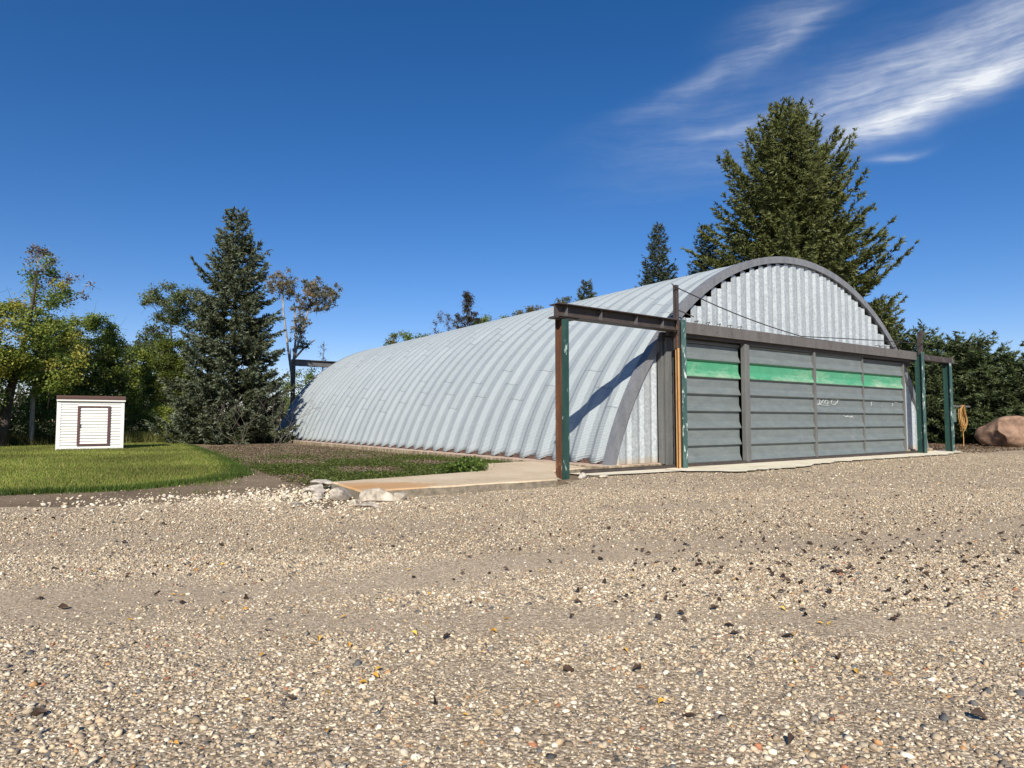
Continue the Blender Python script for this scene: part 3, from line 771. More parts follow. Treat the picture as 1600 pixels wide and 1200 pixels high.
def conifer(name, label, loc, h, r, seed, c_lo, c_hi, z0=.3, power=.75, droop=.25, rise=.12, nwh=None, nbr=7, fill=1.0, blade=(.11, .03), leaders=(), cat='tree', group=None, asym=0.0, asym_dir=0.0, emax=9.0, tipcol=None, mat='needle'):
    """metres; branches in whorls, side twigs along each branch, needle blades along each twig"""
    r_ = np.random.default_rng(seed)
    loc = np.array(loc, float) * S
    root = thing(name, label, cat, tuple(loc / S), group)
    tops = [(0, 0, h, r, z0)] + [tuple(q) for q in leaders]
    tm = MB(); BR = MB(); VV = []; CC = []
    for (ox, oy, hh, rr, zz0) in tops:
        base = loc + np.array([0, 0, 0]); tip = loc + np.array([ox, oy, hh])
        def axis(z):
            q = min(1.0, max(0, z / hh)) ; return np.array([loc[0] + ox * q ** .6, loc[1] + oy * q ** .6, z])
        tm.tube([axis(hh * i / 8) / S for i in range(9)], [max(.012, .016 * hh * (1 - i / 8.3)) / S for i in range(9)], 7)
        nw = nwh or int(hh / .27); segs = []
        for i in range(nw):
            f = (i + r_.uniform(-.3, .3)) / nw; z = zz0 + (hh - zz0) * max(0, f) ** 1.02
            env = (1 - (z - zz0) / (hh - zz0 + .15)) ** power; env = min(env, emax)
            nb = max(3, int(nbr * (.55 + .45 * env)))
            a0 = r_.uniform(0, 6.28)
            for b in range(nb):
                a = a0 + 6.283 * b / nb + r_.normal() * .22
                L = rr * env * r_.uniform(.68, 1.08) * (1 + asym * math.cos(a - asym_dir)) + .1
                if r_.random() < .07: L *= 1.18
                q = axis(min(z, hh * .995)); dr = droop * (.5 + .7 * env) * r_.uniform(.6, 1.3); up = rise * r_.uniform(.4, 1.5) + (.3 * (1 - env) if env < .5 else 0)
                pts = []
                for k in range(7):
                    t = k / 6; pts.append((q[0] + math.cos(a) * L * t, q[1] + math.sin(a) * L * t, q[2] + L * (-dr * t * (1.35 - t * .9) * 1.4 + up * t * t * 2.2)))
                pts = np.array(pts); pts[:, 2] = np.maximum(pts[:, 2], .06)
                segs.append((pts, L, a, env))
                if L > .35: BR.tube((pts / S).tolist(), [max(.003, .011 * L * (1 - k / 6.5)) / S for k in range(7)], 3)
        for (pts, L, a, env) in segs:
            nt = max(5, int(L * 24 * fill)); t = np.sort(r_.uniform(.12 if L < 1 else .22, 1, nt)); k = np.minimum((t * 6).astype(int), 5); fr = (t * 6 - k)[:, None]
            q = pts[k] * (1 - fr) + pts[k + 1] * fr; fd = unit(pts[k + 1] - pts[k])
            sgn = np.where(r_.random(nt) < .5, -1, 1.0); sd_ = np.stack([-math.sin(a) * sgn, math.cos(a) * sgn, np.zeros(nt)], 1)
            ang = r_.uniform(.35, 1.15, nt)[:, None]; td = unit(fd * np.cos(ang) + sd_ * np.sin(ang) + np.stack([np.zeros(nt), np.zeros(nt), r_.normal(-.12, .22, nt)], 1))
            tl = (.10 + .34 * np.minimum(L, 1.6) * (1 - t) ** .55 * .8 + .06) * r_.uniform(.7, 1.2, nt)
            nbld = np.maximum(4, (tl / .022).astype(int)); idx = np.repeat(np.arange(nt), nbld)
            s_ = r_.uniform(0, 1, len(idx)); P0 = q[idx] + td[idx] * (tl[idx] * s_)[:, None]
            P0[:, 2] -= tl[idx] * s_ ** 2 * .12
            D = unit(td[idx] * .85 + r_.normal(0, .42, (len(idx), 3)) + np.array([0, 0, .05]))
            Lb = blade[0] * r_.uniform(.6, 1.25, len(idx)); Wb = blade[1] * r_.uniform(.7, 1.3, len(idx))
            VV.append(tris_from_segments(P0, D, Lb, Wb, r_))
            mixv = np.clip(r_.normal(.45, .2, nt)[idx] + r_.normal(0, .12, len(idx)) + .12 * (t[idx] - .5), 0, 1)[:, None]
            c = np.array(c_lo) * (1 - mixv) + np.array(c_hi) * mixv
            if tipcol is not None: tt = ((t[idx] > .6) & (s_ > .5) & (r_.random(len(idx)) < .6))[:, None]; c = np.where(tt, np.array(tipcol), c)
            CC.append(np.repeat(c, 3, 0))
    V = np.concatenate(VV); C_ = np.concatenate(CC)
    obj('trunk', tm, M['bark'], root, smooth=True)
    obj('branches', BR, M['darkbark'], root)
    npmesh('crown', V, np.arange(len(V)).reshape(-1, 3), M[mat], root, C_, loc=tuple(loc))
    return root, len(V) // 3


def leaf_quads(P0, size, r_, flat=0.0):
    n = len(P0); N = unit(r_.normal(size=(n, 3)) + np.array([0, 0, flat])); a = unit(np.cross(N, r_.normal(size=(n, 3)))); b = np.cross(N, a)
    L = (size * r_.uniform(.65, 1.3, n))[:, None]; W = L * .62
    return np.stack([P0 - a * L / 2, P0 + b * W / 2 + N * L * .08, P0 + a * L / 2, P0 - b * W / 2 + N * L * .08], 1).reshape(-1, 3)


def broadleaf(name, label, loc, blobs, seed, cols, ncl=90, lpc=130, leaf=.10, cl=.42, trunk_r=.13, bark_='bark', forks=1, twigs=0, cat='tree', group=None, lean=(0, 0), shell=.55, trunk_top=None, stems=()):
    """metres; blobs: (dx, dy, z, rx, ry, rz[, share]) crown ellipsoids relative to the foot"""
    r_ = np.random.default_rng(seed); loc = np.array(loc, float) * S
    root = thing(name, label, cat, tuple(loc / S), group)
    wt = np.array([(b[6] if len(b) > 6 else b[3] * b[4] * b[5]) for b in blobs]); wt = wt / wt.sum()
    top = max(b[2] + b[5] for b in blobs); tt = trunk_top or top * .8
    lx, ly = lean
    def stem(z, f=0):
        q = min(1, z / tt); return loc + np.array([lx * q ** 1.3, ly * q ** 1.3, z]) + np.array([.10 * math.sin(z * 1.1 + seed), .10 * math.cos(z * .9 + seed), 0]) * q
    tm = MB(); tm.tube([stem(tt * i / 9) / S for i in range(10)], [max(.02, trunk_r * (1 - .85 * i / 9)) / S for i in range(10)], 7)
    lm = MB(); VV = []; CC = []
    cols = [np.array(c) for c in cols]
    sk = [stem(tt * (.25 + .75 * i / 12)) for i in range(13)]
    for sp in stems:
        sp = [loc + np.array(q) for q in sp]; tm.tube([q / S for q in sp], [max(.015, trunk_r * .6 * (1 - .75 * i / len(sp))) / S for i in range(len(sp))], 6)
        for i in range(len(sp) - 1): sk += [sp[i] + (sp[i + 1] - sp[i]) * k / 4 for k in range(1, 5)]
    cents = []
    for i in range(ncl):
        b = blobs[r_.choice(len(blobs), p=wt)]; d = unit(r_.normal(size=3)); rad = r_.uniform(shell, 1) ** .6
        c = loc + np.array(b[:3]) + d * np.array(b[3:6]) * rad
        cents.append((min(np.linalg.norm(q - c) for q in sk), c))
    cents.sort(key=lambda q: q[0])
    for _, c in cents:
        A = np.array(sk); dv = np.linalg.norm(A - c, axis=1) + np.maximum(0, A[:, 2] - (c[2] - .25)) * 2.5 + r_.uniform(0, .25, len(A))
        s0 = A[dv.argmin()]
        mid = (s0 + c) / 2 + np.array([r_.normal() * .10, r_.normal() * .10, r_.normal(-.02, .08)]) * np.linalg.norm(c - s0)
        pts = [s0, s0 * .55 + mid * .45, mid, (mid + c) / 2 + r_.normal(size=3) * .04, c]; sk += [mid, c]
        lr = max(.007, .022 * np.linalg.norm(c - s0) ** .8)
        lm.tube([q / S for q in pts], [lr / S, lr * .8 / S, lr * .6 / S, lr * .4 / S, .004 / S], 4)
        for _ in range(3 + twigs):
            e = c + r_.normal(size=3) * cl * np.array([.8, .8, .7]) ; lm.tube([pts[3] / S, ((pts[3] + e) / 2 + r_.normal(size=3) * .04) / S, e / S], [.006 / S, .005 / S, .003 / S], 3)
        n = int(lpc * r_.uniform(.5, 1.4)); sc = cl * r_.uniform(.65, 1.2)
        g_ = r_.normal(size=(n, 3)); g_ = unit(g_) * np.abs(r_.normal(.62, .3, n))[:, None]
        pp = c + g_ * sc * np.array([1, 1, .75]); VV.append(leaf_quads(pp, np.full(n, leaf), r_, .4))
        kk = cols[min(len(cols) - 1, int(r_.random() ** 1.3 * len(cols)))]; k2 = cols[r_.integers(len(cols))]
        mx = np.clip(r_.normal(.15, .2, n), 0, 1)[:, None]; cc = kk * (1 - mx) + k2 * mx; cc = cc * r_.uniform(.72, 1.28, n)[:, None]
        CC.append(np.repeat(cc, 4, 0))
    obj('trunk', tm, M[bark_], root, smooth=True); obj('limbs', lm, M[bark_], root)
    V = np.concatenate(VV); npmesh('crown', V, np.arange(len(V)).reshape(-1, 4), M['leaf'], root, np.concatenate(CC), k=4, loc=tuple(loc))
    return root


SP_LO, SP_HI = (.030, .040, .018), (.135, .152, .075)
_, n_ = conifer('spruce_tree', 'tall dark blue-green spruce beside the back corner of the hangar', (-15.2, 35.2, 0), 10.6, 2.85, 21, SP_LO, SP_HI, z0=.15, power=.74, droop=.26, rise=.13, nbr=11, fill=1.25, blade=(.13, .052), tipcol=(.145, .175, .12), nwh=31)
print('spruce tris', n_)
conifer('fir_tree', 'huge spreading olive-green conifer behind the arched hangar front', (27.2, 17.4, 0), 18.4, 8.2, 22, (.038, .052, .014), (.155, .175, .052), z0=1.5, power=.86, droop=.10, rise=.17, nwh=58, nbr=11, fill=.62, blade=(.22, .062),
        leaders=((.9, -.6, 15.4, 3.6, 7.0),), asym=.04, asym_dir=-.65, emax=.60, tipcol=(.13, .145, .045))
SM = (.022, .034, .018), (.085, .105, .055)
conifer('spruce_tree', 'narrow pointed spruce rising alone over the middle of the roof', (23.5, 29.2, 0), 13.1, 2.5, 23, *SM, z0=2, power=.8, nbr=7, fill=.6, blade=(.2, .05))
conifer('spruce_tree', 'spruce half hidden at the left edge of the huge olive conifer', (24.9, 24.4, 0), 12.5, 2.7, 24, *SM, z0=2, power=.8, nbr=7, fill=.6, blade=(.2, .05))
conifer('spruce_tree', 'small spruce tip showing over the roof between yellowish shrubs', (27.6, 44.7, 0), 11.5, 2.0, 25, *SM, z0=5, power=.8, nbr=6, fill=.5, blade=(.22, .055))
HG = 'dense spruces of the hedge right of the hangar'
HL = (.026, .042, .016), (.115, .15, .055)
for i, (x, y, h_, r_, s_, lab, cl_) in enumerate((
        (32.2, 12.6, 7.2, 3.0, 31, 'olive spruce right behind the hangar roof end, below the huge conifer', ((.03, .036, .01), (.11, .12, .032))),
        (29.7, 8.5, 5.0, 2.6, 32, 'dark spruce seen above the right green post of the door frame', HL),
        (28.4, 5.9, 4.5, 2.2, 33, 'dense spruce behind the right end beam, left of the coiled hose', HL),
        (28.2, 4.1, 4.4, 2.2, 34, 'dense spruce directly behind the hanging coiled hose', HL),
        (28.6, 2.4, 3.85, 2.1, 35, 'spruce in the hedge just left of the boulder', HL),
        (27.9, .9, 3.4, 2.0, 36, 'spruce in the hedge directly behind the boulder', HL),
        (28.2, -.6, 2.95, 1.9, 37, 'lower spruce at the right edge of the hedge', HL),
        (27.8, -2.3, 2.7, 2.0, 38, 'last spruce of the hedge, cut by the right edge of the view', HL))):
    conifer('spruce_tree', lab, (x, y, 0), h_, r_, s_, cl_[0], cl_[1], z0=.1, power=.42 if i else .7, droop=.10, rise=.18, nbr=10, fill=.8, blade=(.17, .05), group=HG if i else None)

DK = [(.10, .15, .04), (.15, .21, .05), (.21, .26, .07)]
OL = [(.13, .19, .04), (.18, .24, .05), (.25, .29, .06), (.36, .34, .07)]
BG = [(.08, .11, .05), (.12, .16, .07), (.19, .215, .10)]
LTG = 'broadleaf trees of the belt behind the white shed'
broadleaf('poplar_tree', 'big tree left of the white shed with a half-bare dead top', (-28.3, 34.8, 0), [(0, 0, 3.9, 1.9, 1.8, 1.5), (-1.3, .3, 3.2, 1.5, 1.4, 1.6), (1.3, -.2, 3.4, 1.3, 1.3, 1.5), (1.15, 0, 6.3, .75, .7, 1.2, .5)], 41,
          OL, ncl=230, lpc=170, leaf=.10, cl=.46, trunk_r=.2, bark_='darkbark', trunk_top=6.4, lean=(.9, 0))
broadleaf('dead_tree', 'tall thin half-dead tree with a few brown leaves above the left crowns', (-26.9, 36.0, 0), [(.1, 0, 6.9, .55, .5, 1.0), (1.2, -.5, 6.1, .6, .5, .7, .12), (-.4, 0, 5.3, .4, .4, .7, .1)], 42,
          [(.12, .085, .055), (.09, .08, .045), (.17, .13, .09)], ncl=46, lpc=34, leaf=.09, cl=.26, trunk_r=.10, bark_='palebark', trunk_top=7.6, twigs=4)
broadleaf('poplar_tree', 'leafy yellow-green tree cut by the left edge of the view', (-31.5, 33.5, 0), [(0, 0, 4.2, 1.6, 1.5, 1.7), (.2, 0, 2.4, 1.8, 1.5, 1.5)], 43, OL, ncl=190, lpc=160, leaf=.10, cl=.46, trunk_r=.16, bark_='darkbark')
broadleaf('poplar_tree', 'round-topped tree just above the white shed', (-23.9, 41.5, 0), [(0, 0, 4.3, 1.35, 1.3, 1.4), (.2, 0, 2.7, 1.6, 1.3, 1.3)], 44, OL[:3] + BG[:1], ncl=170, lpc=150, leaf=.10, cl=.42, trunk_r=.12, bark_='darkbark', group=LTG)
broadleaf('poplar_tree', 'lower tree filling the gap above the left end of the shed', (-25.6, 40.0, 0), [(0, 0, 3.2, 1.2, 1.2, 1.2), (.1, 0, 2.0, 1.2, 1.2, 1.0)], 45, DK + OL[:1], ncl=120, lpc=150, leaf=.10, cl=.42, trunk_r=.12, bark_='darkbark', group=LTG)
broadleaf('poplar_tree', 'dull green tree right of the shed roof', (-20.9, 50.2, 0), [(0, 0, 4.2, 1.3, 1.2, 1.3), (0, 0, 2.6, 1.6, 1.3, 1.3)], 46, BG + DK, ncl=140, lpc=140, leaf=.11, cl=.42, trunk_r=.12, bark_='darkbark', group=LTG)
broadleaf('poplar_tree', 'green tree at the end of the belt before the spruce', (-18.9, 48.8, 0), [(0, 0, 3.9, 1.3, 1.2, 1.4), (0, 0, 2.3, 1.4, 1.2, 1.2)], 47, OL[:3], ncl=130, lpc=140, leaf=.11, cl=.42, trunk_r=.12, bark_='darkbark', group=LTG)
broadleaf('ash_tree', 'tall blue-green tree looking out left of the spruce', (-17.6, 48.4, 0), [(-.1, 0, 7.4, 1.3, 1.2, 1.15), (.9, 0, 7.0, 1.2, 1.1, 1.2), (-.7, 0, 5.3, .8, .8, .9, .8), (.2, 0, 4.2, 1.2, 1.1, 1.2)], 48, BG + [(.09, .11, .05)], ncl=150, lpc=130, leaf=.11, cl=.42, trunk_r=.14)
broadleaf('maple_bush', 'bright yellow-green bushy tree at the left foot of the spruce', (-18.3, 44.2, 0), [(0, 0, 4.2, .9, .9, 1.0), (.3, 0, 2.4, 1.3, 1.2, 1.5)], 49, [(.09, .125, .02), (.14, .17, .03), (.06, .09, .018)], ncl=130, lpc=150, leaf=.10, cl=.40, trunk_r=.08)
broadleaf('cottonwood_tree', 'slender pale forked tree with sparse brown leaves right of the spruce', (-8.3, 44.5, 0), [(1.35, -.3, 8.15, 1.35, .9, .95, .45), (-.5, 0, 8.5, 1.05, .7, .95, .33), (.45, 0, 6.6, .6, .4, 1.5, .18), (.6, 0, 5.3, .8, .4, 1.0, .06)], 50,
          [(.13, .14, .10), (.18, .175, .13), (.10, .11, .07), (.26, .17, .05)], ncl=190, lpc=34, leaf=.12, cl=.24, trunk_r=.12, shell=.1, bark_='palebark', trunk_top=5.0, twigs=3,
          stems=([(0, 0, 3.6), (-.25, 0, 5.2), (-.5, 0, 7.0), (-.6, 0, 8.9)], [(0, 0, 3.9), (.3, 0, 5.2), (.75, 0, 6.8), (1.05, -.2, 8.0)], [(.1, 0, 4.3), (.25, .1, 6.0), (.1, .1, 7.6)], [(.1, 0, 4.4), (.7, .1, 5.1), (1.3, .1, 5.6)]))
broadleaf('low_tree', 'low green tree under the rear beam', (-4.2, 52, 0), [(0, 0, 2.6, 1.9, 1.3, 1.9), (1.9, 0, 2.4, 1.2, 1.2, 1.6)], 51, DK + OL[:1], ncl=80, lpc=110, leaf=.11, cl=.42, trunk_r=.1)
broadleaf('bare_sapling', 'nearly leafless twig tree poking above the rear beam', (-2.6, 53, 0), [(0, 0, 5.2, .25, .2, .9)], 52, [(.08, .09, .03)], ncl=16, lpc=8, leaf=.09, cl=.2, trunk_r=.05, trunk_top=6.2, twigs=2)
broadleaf('far_tree', 'olive tree crown just over the roof, leftmost beyond the ridge', (5.4, 49.3, 0), [(0, 0, 5.7, 1.5, 1.2, 1.25), (1.7, 0, 5.9, 1.2, 1.2, 1.0)], 53, DK + [(.17, .13, .03)], ncl=70, lpc=110, leaf=.12, cl=.42, trunk_r=.12)
broadleaf('far_tree', 'thin twiggy tree left of the leafy spire over the roof', (7.9, 45.5, 0), [(0, 0, 7.2, .8, .5, .9)], 54, [(.09, .08, .05)], ncl=30, lpc=10, leaf=.11, cl=.25, trunk_r=.06, twigs=4)
broadleaf('far_tree', 'dark spire of a half-bare tree over the middle of the roof', (8.6, 41.6, 0), [(0, 0, 7.6, .33, .3, 1.5), (0, 0, 7.0, .95, .5, 1.0, .08)], 55, [(.055, .05, .045), (.08, .07, .06)], ncl=70, lpc=50, leaf=.11, cl=.26, trunk_r=.10, trunk_top=9.2, twigs=4)
broadleaf('far_tree', 'dark green crown low over the roof between the spire and the golden bush', (17.2, 49.2, 0), [(-1.2, 0, 7.5, 1.4, 1.2, 1.0), (1.0, 0, 7.8, 1.3, 1.2, .95)], 56, DK, ncl=60, lpc=100, leaf=.13, cl=.42, trunk_r=.12)
broadleaf('far_tree', 'golden-brown rounded crown over the roof above the left beam', (22.3, 48.8, 0), [(0, 0, 8.6, 1.6, 1.2, 1.1)], 57, [(.16, .14, .04), (.21, .16, .05), (.10, .10, .03)], ncl=50, lpc=100, leaf=.13, cl=.42, trunk_r=.12)
broadleaf('far_tree', 'yellowish sparse crown around the small spruce tip', (29.3, 48.3, 0), [(-1.4, 0, 9.6, .9, .8, 1.0), (1.0, 0, 10.1, 1.0, .8, 1.0)], 58, [(.16, .15, .05), (.10, .10, .04)], ncl=44, lpc=60, leaf=.13, cl=.36, trunk_r=.12)
# understory shrubs behind shed and spruce
for i, (x, y, rx, h_, cols, lab) in enumerate(((-30.5, 36.5, 1.6, 1.9, DK, 'dark shrub under the big trees at the left edge'), (-27.0, 38.2, 1.5, 1.7, DK, 'dark shrub in the shade just left of the shed'),
        (-22.4, 44.5, 1.7, 1.9, DK + [(.14, .08, .03)], 'brownish shrub just right of the shed'), (-20.3, 42.8, 1.6, 1.9, DK + OL[:2], 'shrub midway between the shed and the spruce'),
        (-17.9, 41.0, 1.5, 1.9, OL[:3], 'light green shrub touching the left side of the spruce'), (-34.5, 38, 1.8, 2.0, DK, 'dark shrub cut by the left edge of the view'))):
    broadleaf('shrub', lab, (x, y, 0), [(0, 0, h_ * .45, rx, 1.1, h_ * .6)], 70 + i, cols, ncl=55, lpc=120, leaf=.085, cl=.36, trunk_r=.04, cat='shrub', shell=.2)


def wood_row(name, pts, n, hmin, hmax, seed, cols):
    r_ = np.random.default_rng(seed); pts = np.array(pts) * S; VV = []; CC = []
    for _ in range(n):
        k = r_.integers(len(pts) - 1); t = r_.random(); q = pts[k] * (1 - t) + pts[k + 1] * t
        c = np.array([q[0] + r_.normal() * 1.5, q[1] + r_.normal() * 1.5, r_.uniform(.3, 1) * r_.uniform(hmin, hmax)])
        m = 60; VV.append(leaf_quads(c + r_.normal(size=(m, 3)) * .5, np.full(m, .2), r_, .3)); CC.append(np.repeat(np.array(cols[r_.integers(len(cols))]) * r_.uniform(.7, 1.3, (m, 1)), 4, 0))
    V = np.concatenate(VV); o = npmesh(name, V, np.arange(len(V)).reshape(-1, 4), M['leaf'], None, np.concatenate(CC), k=4)
    return tag(o, 'far belt of woods along the horizon behind everything', 'woods', kind='stuff')


wood_row('distant_woods', [(-120, 75), (-45, 85), (-10, 95), (60, 85), (90, 10), (95, -60)], 2600, 2.0, 5.5, 5, [(.05, .065, .03), (.07, .085, .035), (.09, .09, .04)])

# bare twig shrub in front of the spruce
for i, (x, y, h_, lab) in enumerate(((-15.6, 29.2, 2.3, 'bare grey twigs of a dead shrub in front of the spruce'), (-13.4, 29.8, 2.6, 'bare branching shrub between the spruce and the hangar'))):
    rt = thing('bare_shrub', lab, 'shrub', (x, y, 0)); mb = MB(); r_ = random.Random(90 + i)
    def grow(p, d, L, r0, dep):
        q = p + d * L; m_ = (p + q) / 2 + Vector((r_.gauss(0, .05), r_.gauss(0, .05), 0)) * L
        mb.tube([p / S, m_ / S, q / S], [r0 / S, r0 * .85 / S, r0 * .65 / S], 4)
        if dep:
            for _ in range(2 if dep > 1 else 3): grow(q, (d + Vector((r_.gauss(0, .45), r_.gauss(0, .45), r_.gauss(.1, .3)))).normalized(), L * r_.uniform(.6, .85), r0 * .62, dep - 1)
    for s_ in range(5): grow(Vector((x * S + r_.gauss(0, .3), y * S + r_.gauss(0, .2), 0)), Vector((r_.gauss(0, .45), r_.gauss(0, .3), 1)).normalized(), h_ * .36, .014, 3)
    obj('twigs', mb, M['bark'], rt)


# ------------------------------------------------------------------ grass, weeds, litter (in metres)
def inside(poly, X, Y):
    P_ = np.array(poly) * S; c = np.zeros(len(X), bool); j = len(P_) - 1
    for i in range(len(P_)):
        xi, yi, xj, yj = *P_[i], *P_[j]
        m = ((yi > Y) != (yj > Y)) & (X < (xj - xi) * (Y - yi) / (yj - yi + 1e-12) + xi); c ^= m; j = i
    return c


def blades(name, X, Y, h, wd, cols, lab, cat, r_, mat='grass', lean=.35, z=0.0):
    n = len(X); P0 = np.stack([X, Y, np.full(n, z)], 1); D = unit(np.stack([r_.normal(0, lean, n), r_.normal(0, lean, n), np.ones(n)], 1))
    V = tris_from_segments(P0, D, h, wd, r_); k = np.array(cols)[r_.integers(len(cols), size=n)] * r_.uniform(.7, 1.3, (n, 1)) * (1 + .34 * (np.sin(X * 1.1 + Y * .4 + np.sin(Y * .9)) * np.sin(Y * .7 - X * .3)))[:, None]
    o = npmesh(name, V, np.arange(len(V)).reshape(-1, 3), M[mat], None, np.repeat(k, 3, 0))
    return tag(o, lab, cat, kind='stuff')


r1 = np.random.default_rng(101)
FW = np.array([math.sin(YAW), math.cos(YAW)]); RW = np.array([math.cos(YAW), -math.sin(YAW)])


def fan(n, a0, a1, l0, l1, r_, pw=1.0):
    """random ground points in front of the yard's near corner; l as a fraction of distance"""
    a = (a0 ** 2 + (a1 ** 2 - a0 ** 2) * r_.random(n) ** pw) ** .5; l = a * r_.uniform(l0, l1, n)
    q = CAM[:2] + a[:, None] * FW + l[:, None] * RW
    return q[:, 0], q[:, 1], a, l


X, Y, a, l = fan(360000, 8.6, 34, -1.0, -.30, r1, 1.5); m = inside(LAWN, X, Y); X, Y, a = X[m], Y[m], a[m]
blades('grass', X, Y, r1.uniform(.025, .06, len(X)) * (1 + a * .02), np.full(len(X), .010) * (1 + a * .05), [(.15, .20, .03), (.20, .24, .045), (.26, .27, .07), (.11, .15, .025), (.30, .27, .10)], 'short green lawn grass around the shed', 'grass', r1)
# ragged fringe of taller grass where lawn meets dirt
ed = np.array(LAWN[:8]) * S; k = r1.integers(0, 7, 16000); t = r1.random(16000)[:, None]; E_ = ed[k] * (1 - t) + ed[k + 1] * t
E2 = np.array([(-45, 7), (-26.5, 3.0)]) * S; t = r1.random(9000)[:, None]; E_ = np.concatenate([E_, E2[0] * (1 - t ** .5) + E2[1] * t ** .5]); E_ += r1.normal(0, .13, E_.shape)
ex_ = np.stack([(-25.57 + 3.05 * r1.random(2600)) * S, (27.15 - .25 * np.abs(r1.normal(0, 1, 2600))) * S], 1); E_ = np.concatenate([E_, ex_])
blades('grass', E_[:, 0], E_[:, 1], r1.uniform(.03, .10, len(E_)), np.full(len(E_), .012), [(.055, .095, .014), (.08, .13, .022), (.04, .065, .012)], 'ragged taller grass fringe along the edge of the lawn', 'grass', r1)
n = 16000; X = r1.uniform(-24 * S, -18.5 * S, n); Y = r1.uniform(-.5 * S, 26 * S, n); m = (np.abs(np.sin(X * 2.1 + Y) + np.sin(Y * 1.7 - X)) > .9) & ~inside(LAWN, X, Y) & ~inside([(-20.6, -3), (-11, -3), (-11, .5), (-20.3, -.3)], X, Y) & (Y > (-1.2 + (-X / S - 20) * .6) * S)
blades('grass', X[m], Y[m], r1.uniform(.02, .07, m.sum()), np.full(m.sum(), .012), [(.07, .10, .02), (.12, .15, .03), (.20, .17, .08)], 'thin scattered grass on the bare dirt beside the lawn', 'grass', r1)
# tall grass at the foot of the tree belt
t = r1.random(26000)[:, None]; T_ = np.array([(-40, 33.5), (-17.5, 39.5)]) * S; E_ = T_[0] * (1 - t) + T_[1] * t + r1.normal(0, .45, (26000, 2)) * np.array([.4, 1.0])
blades('tall_grass', E_[:, 0], E_[:, 1], r1.uniform(.2, .65, len(E_)), np.full(len(E_), .022), [(.13, .14, .035), (.09, .115, .025), (.19, .16, .07), (.06, .085, .018)], 'tall unmown grass along the foot of the trees', 'tall grass', r1)
WEED = [(-20.6, 1.2), (-19.6, -.2), (-15.9, .6), (-14.0, 3.3), (-11.9, 3.6), (-11.7, 9), (-11.7, 25), (-13.0, 30), (-17.8, 30), (-18.9, 22), (-20.0, 9)]


def weed_density(X, Y):
    n = np.sin(X * 1.7 + .4 * Y) * .5 + np.sin(Y * 1.1 - X * .6 + 2) * .5
    return n


X = r1.uniform(-20.6 * S, -11.6 * S, 260000); Y = r1.uniform(-.5 * S, 30 * S, 260000) ; Y = -.3 * S + (Y + .3 * S) * r1.random(len(Y)) ** .35 * 1.0
m = inside(WEED, X, Y); X, Y = X[m], Y[m]
near = np.exp(-np.maximum(0, (Y - 5.5 * S)) / 2.2); keep = r1.random(len(X)) < np.clip(near * (.42 + .95 * weed_density(X * 1.6, Y * 1.6) + .3 * np.sin(X * 7 + Y * 3) * np.sin(Y * 6)), .02, 1); Xg, Yg = X[keep], Y[keep]
n = len(Xg); print('weeds', n)
P0 = np.stack([Xg, Yg, r1.uniform(.005, .10, n) ** 1.1], 1); V = leaf_quads(P0, np.full(n, .038), r1, 1.2)
kc = np.array([(.08, .11, .022), (.11, .15, .03), (.14, .17, .045), (.05, .07, .018)])[r1.integers(4, size=n)] * r1.uniform(.7, 1.3, (n, 1))
tag(npmesh('ground_weeds', V, np.arange(len(V)).reshape(-1, 4), M['leaf'], None, np.repeat(kc, 4, 0), k=4), 'low leafy green weeds between the slab and the hangar side', 'weeds', kind='stuff')
# weeds hugging the slab corner
n = 2600; q = np.array([(-16.4, .45), (-15.3, .75), (-14.1, 3.3)]) * S; k = r1.integers(0, 2, n); t = r1.random(n)[:, None]; E_ = q[k] * (1 - t) + q[k + 1] * t + r1.normal(0, .13, (n, 2)) + np.array([-.12, .12])
P0 = np.stack([E_[:, 0], E_[:, 1], r1.uniform(.02, .26, n)], 1); V = leaf_quads(P0, np.full(n, .06), r1, 1.0)
kc = np.array([(.09, .14, .025), (.12, .18, .035), (.06, .10, .02)])[r1.integers(3, size=n)] * r1.uniform(.7, 1.3, (n, 1))
tag(npmesh('weed_clump', V, np.arange(len(V)).reshape(-1, 4), M['leaf'], None, np.repeat(kc, 4, 0), k=4), 'brighter leafy weed clump against the back corner of the slab', 'weeds', kind='stuff')
# brown litter over the bare earth
n = 42000; X = r1.uniform(-20.5 * S, -11.6 * S, n); Y = r1.uniform(-.2, 31 * S, n); m = inside(WEED, X, Y); X, Y = X[m], Y[m]; n = len(X)
P0 = np.stack([X, Y, r1.uniform(.004, .02, n)], 1); V = leaf_quads(P0, np.full(n, .04), r1, 3)
kc = np.array([(.16, .11, .07), (.24, .17, .12), (.09, .06, .04), (.30, .24, .18)])[r1.integers(4, size=n)] * r1.uniform(.7, 1.2, (n, 1))
tag(npmesh('leaf_litter', V, np.arange(len(V)).reshape(-1, 4), M['litter'], None, np.repeat(kc, 4, 0), k=4), 'brown leaf litter on bare earth along the hangar side', 'litter', kind='stuff')
n = 9000; X = r1.uniform(12 * S, 30 * S, n); Y = r1.uniform(-2.0 * S, 8 * S, n); P0 = np.stack([X, Y, r1.uniform(.004, .02, n)], 1); V = leaf_quads(P0, np.full(n, .06), r1, 3)
kc = np.array([(.16, .11, .07), (.22, .15, .10), (.09, .06, .04)])[r1.integers(3, size=n)] * r1.uniform(.7, 1.2, (n, 1))
tag(npmesh('leaf_litter', V, np.arange(len(V)).reshape(-1, 4), M['litter'], None, np.repeat(kc, 4, 0), k=4), 'brown leaf litter on the earth around the boulder', 'litter', kind='stuff')

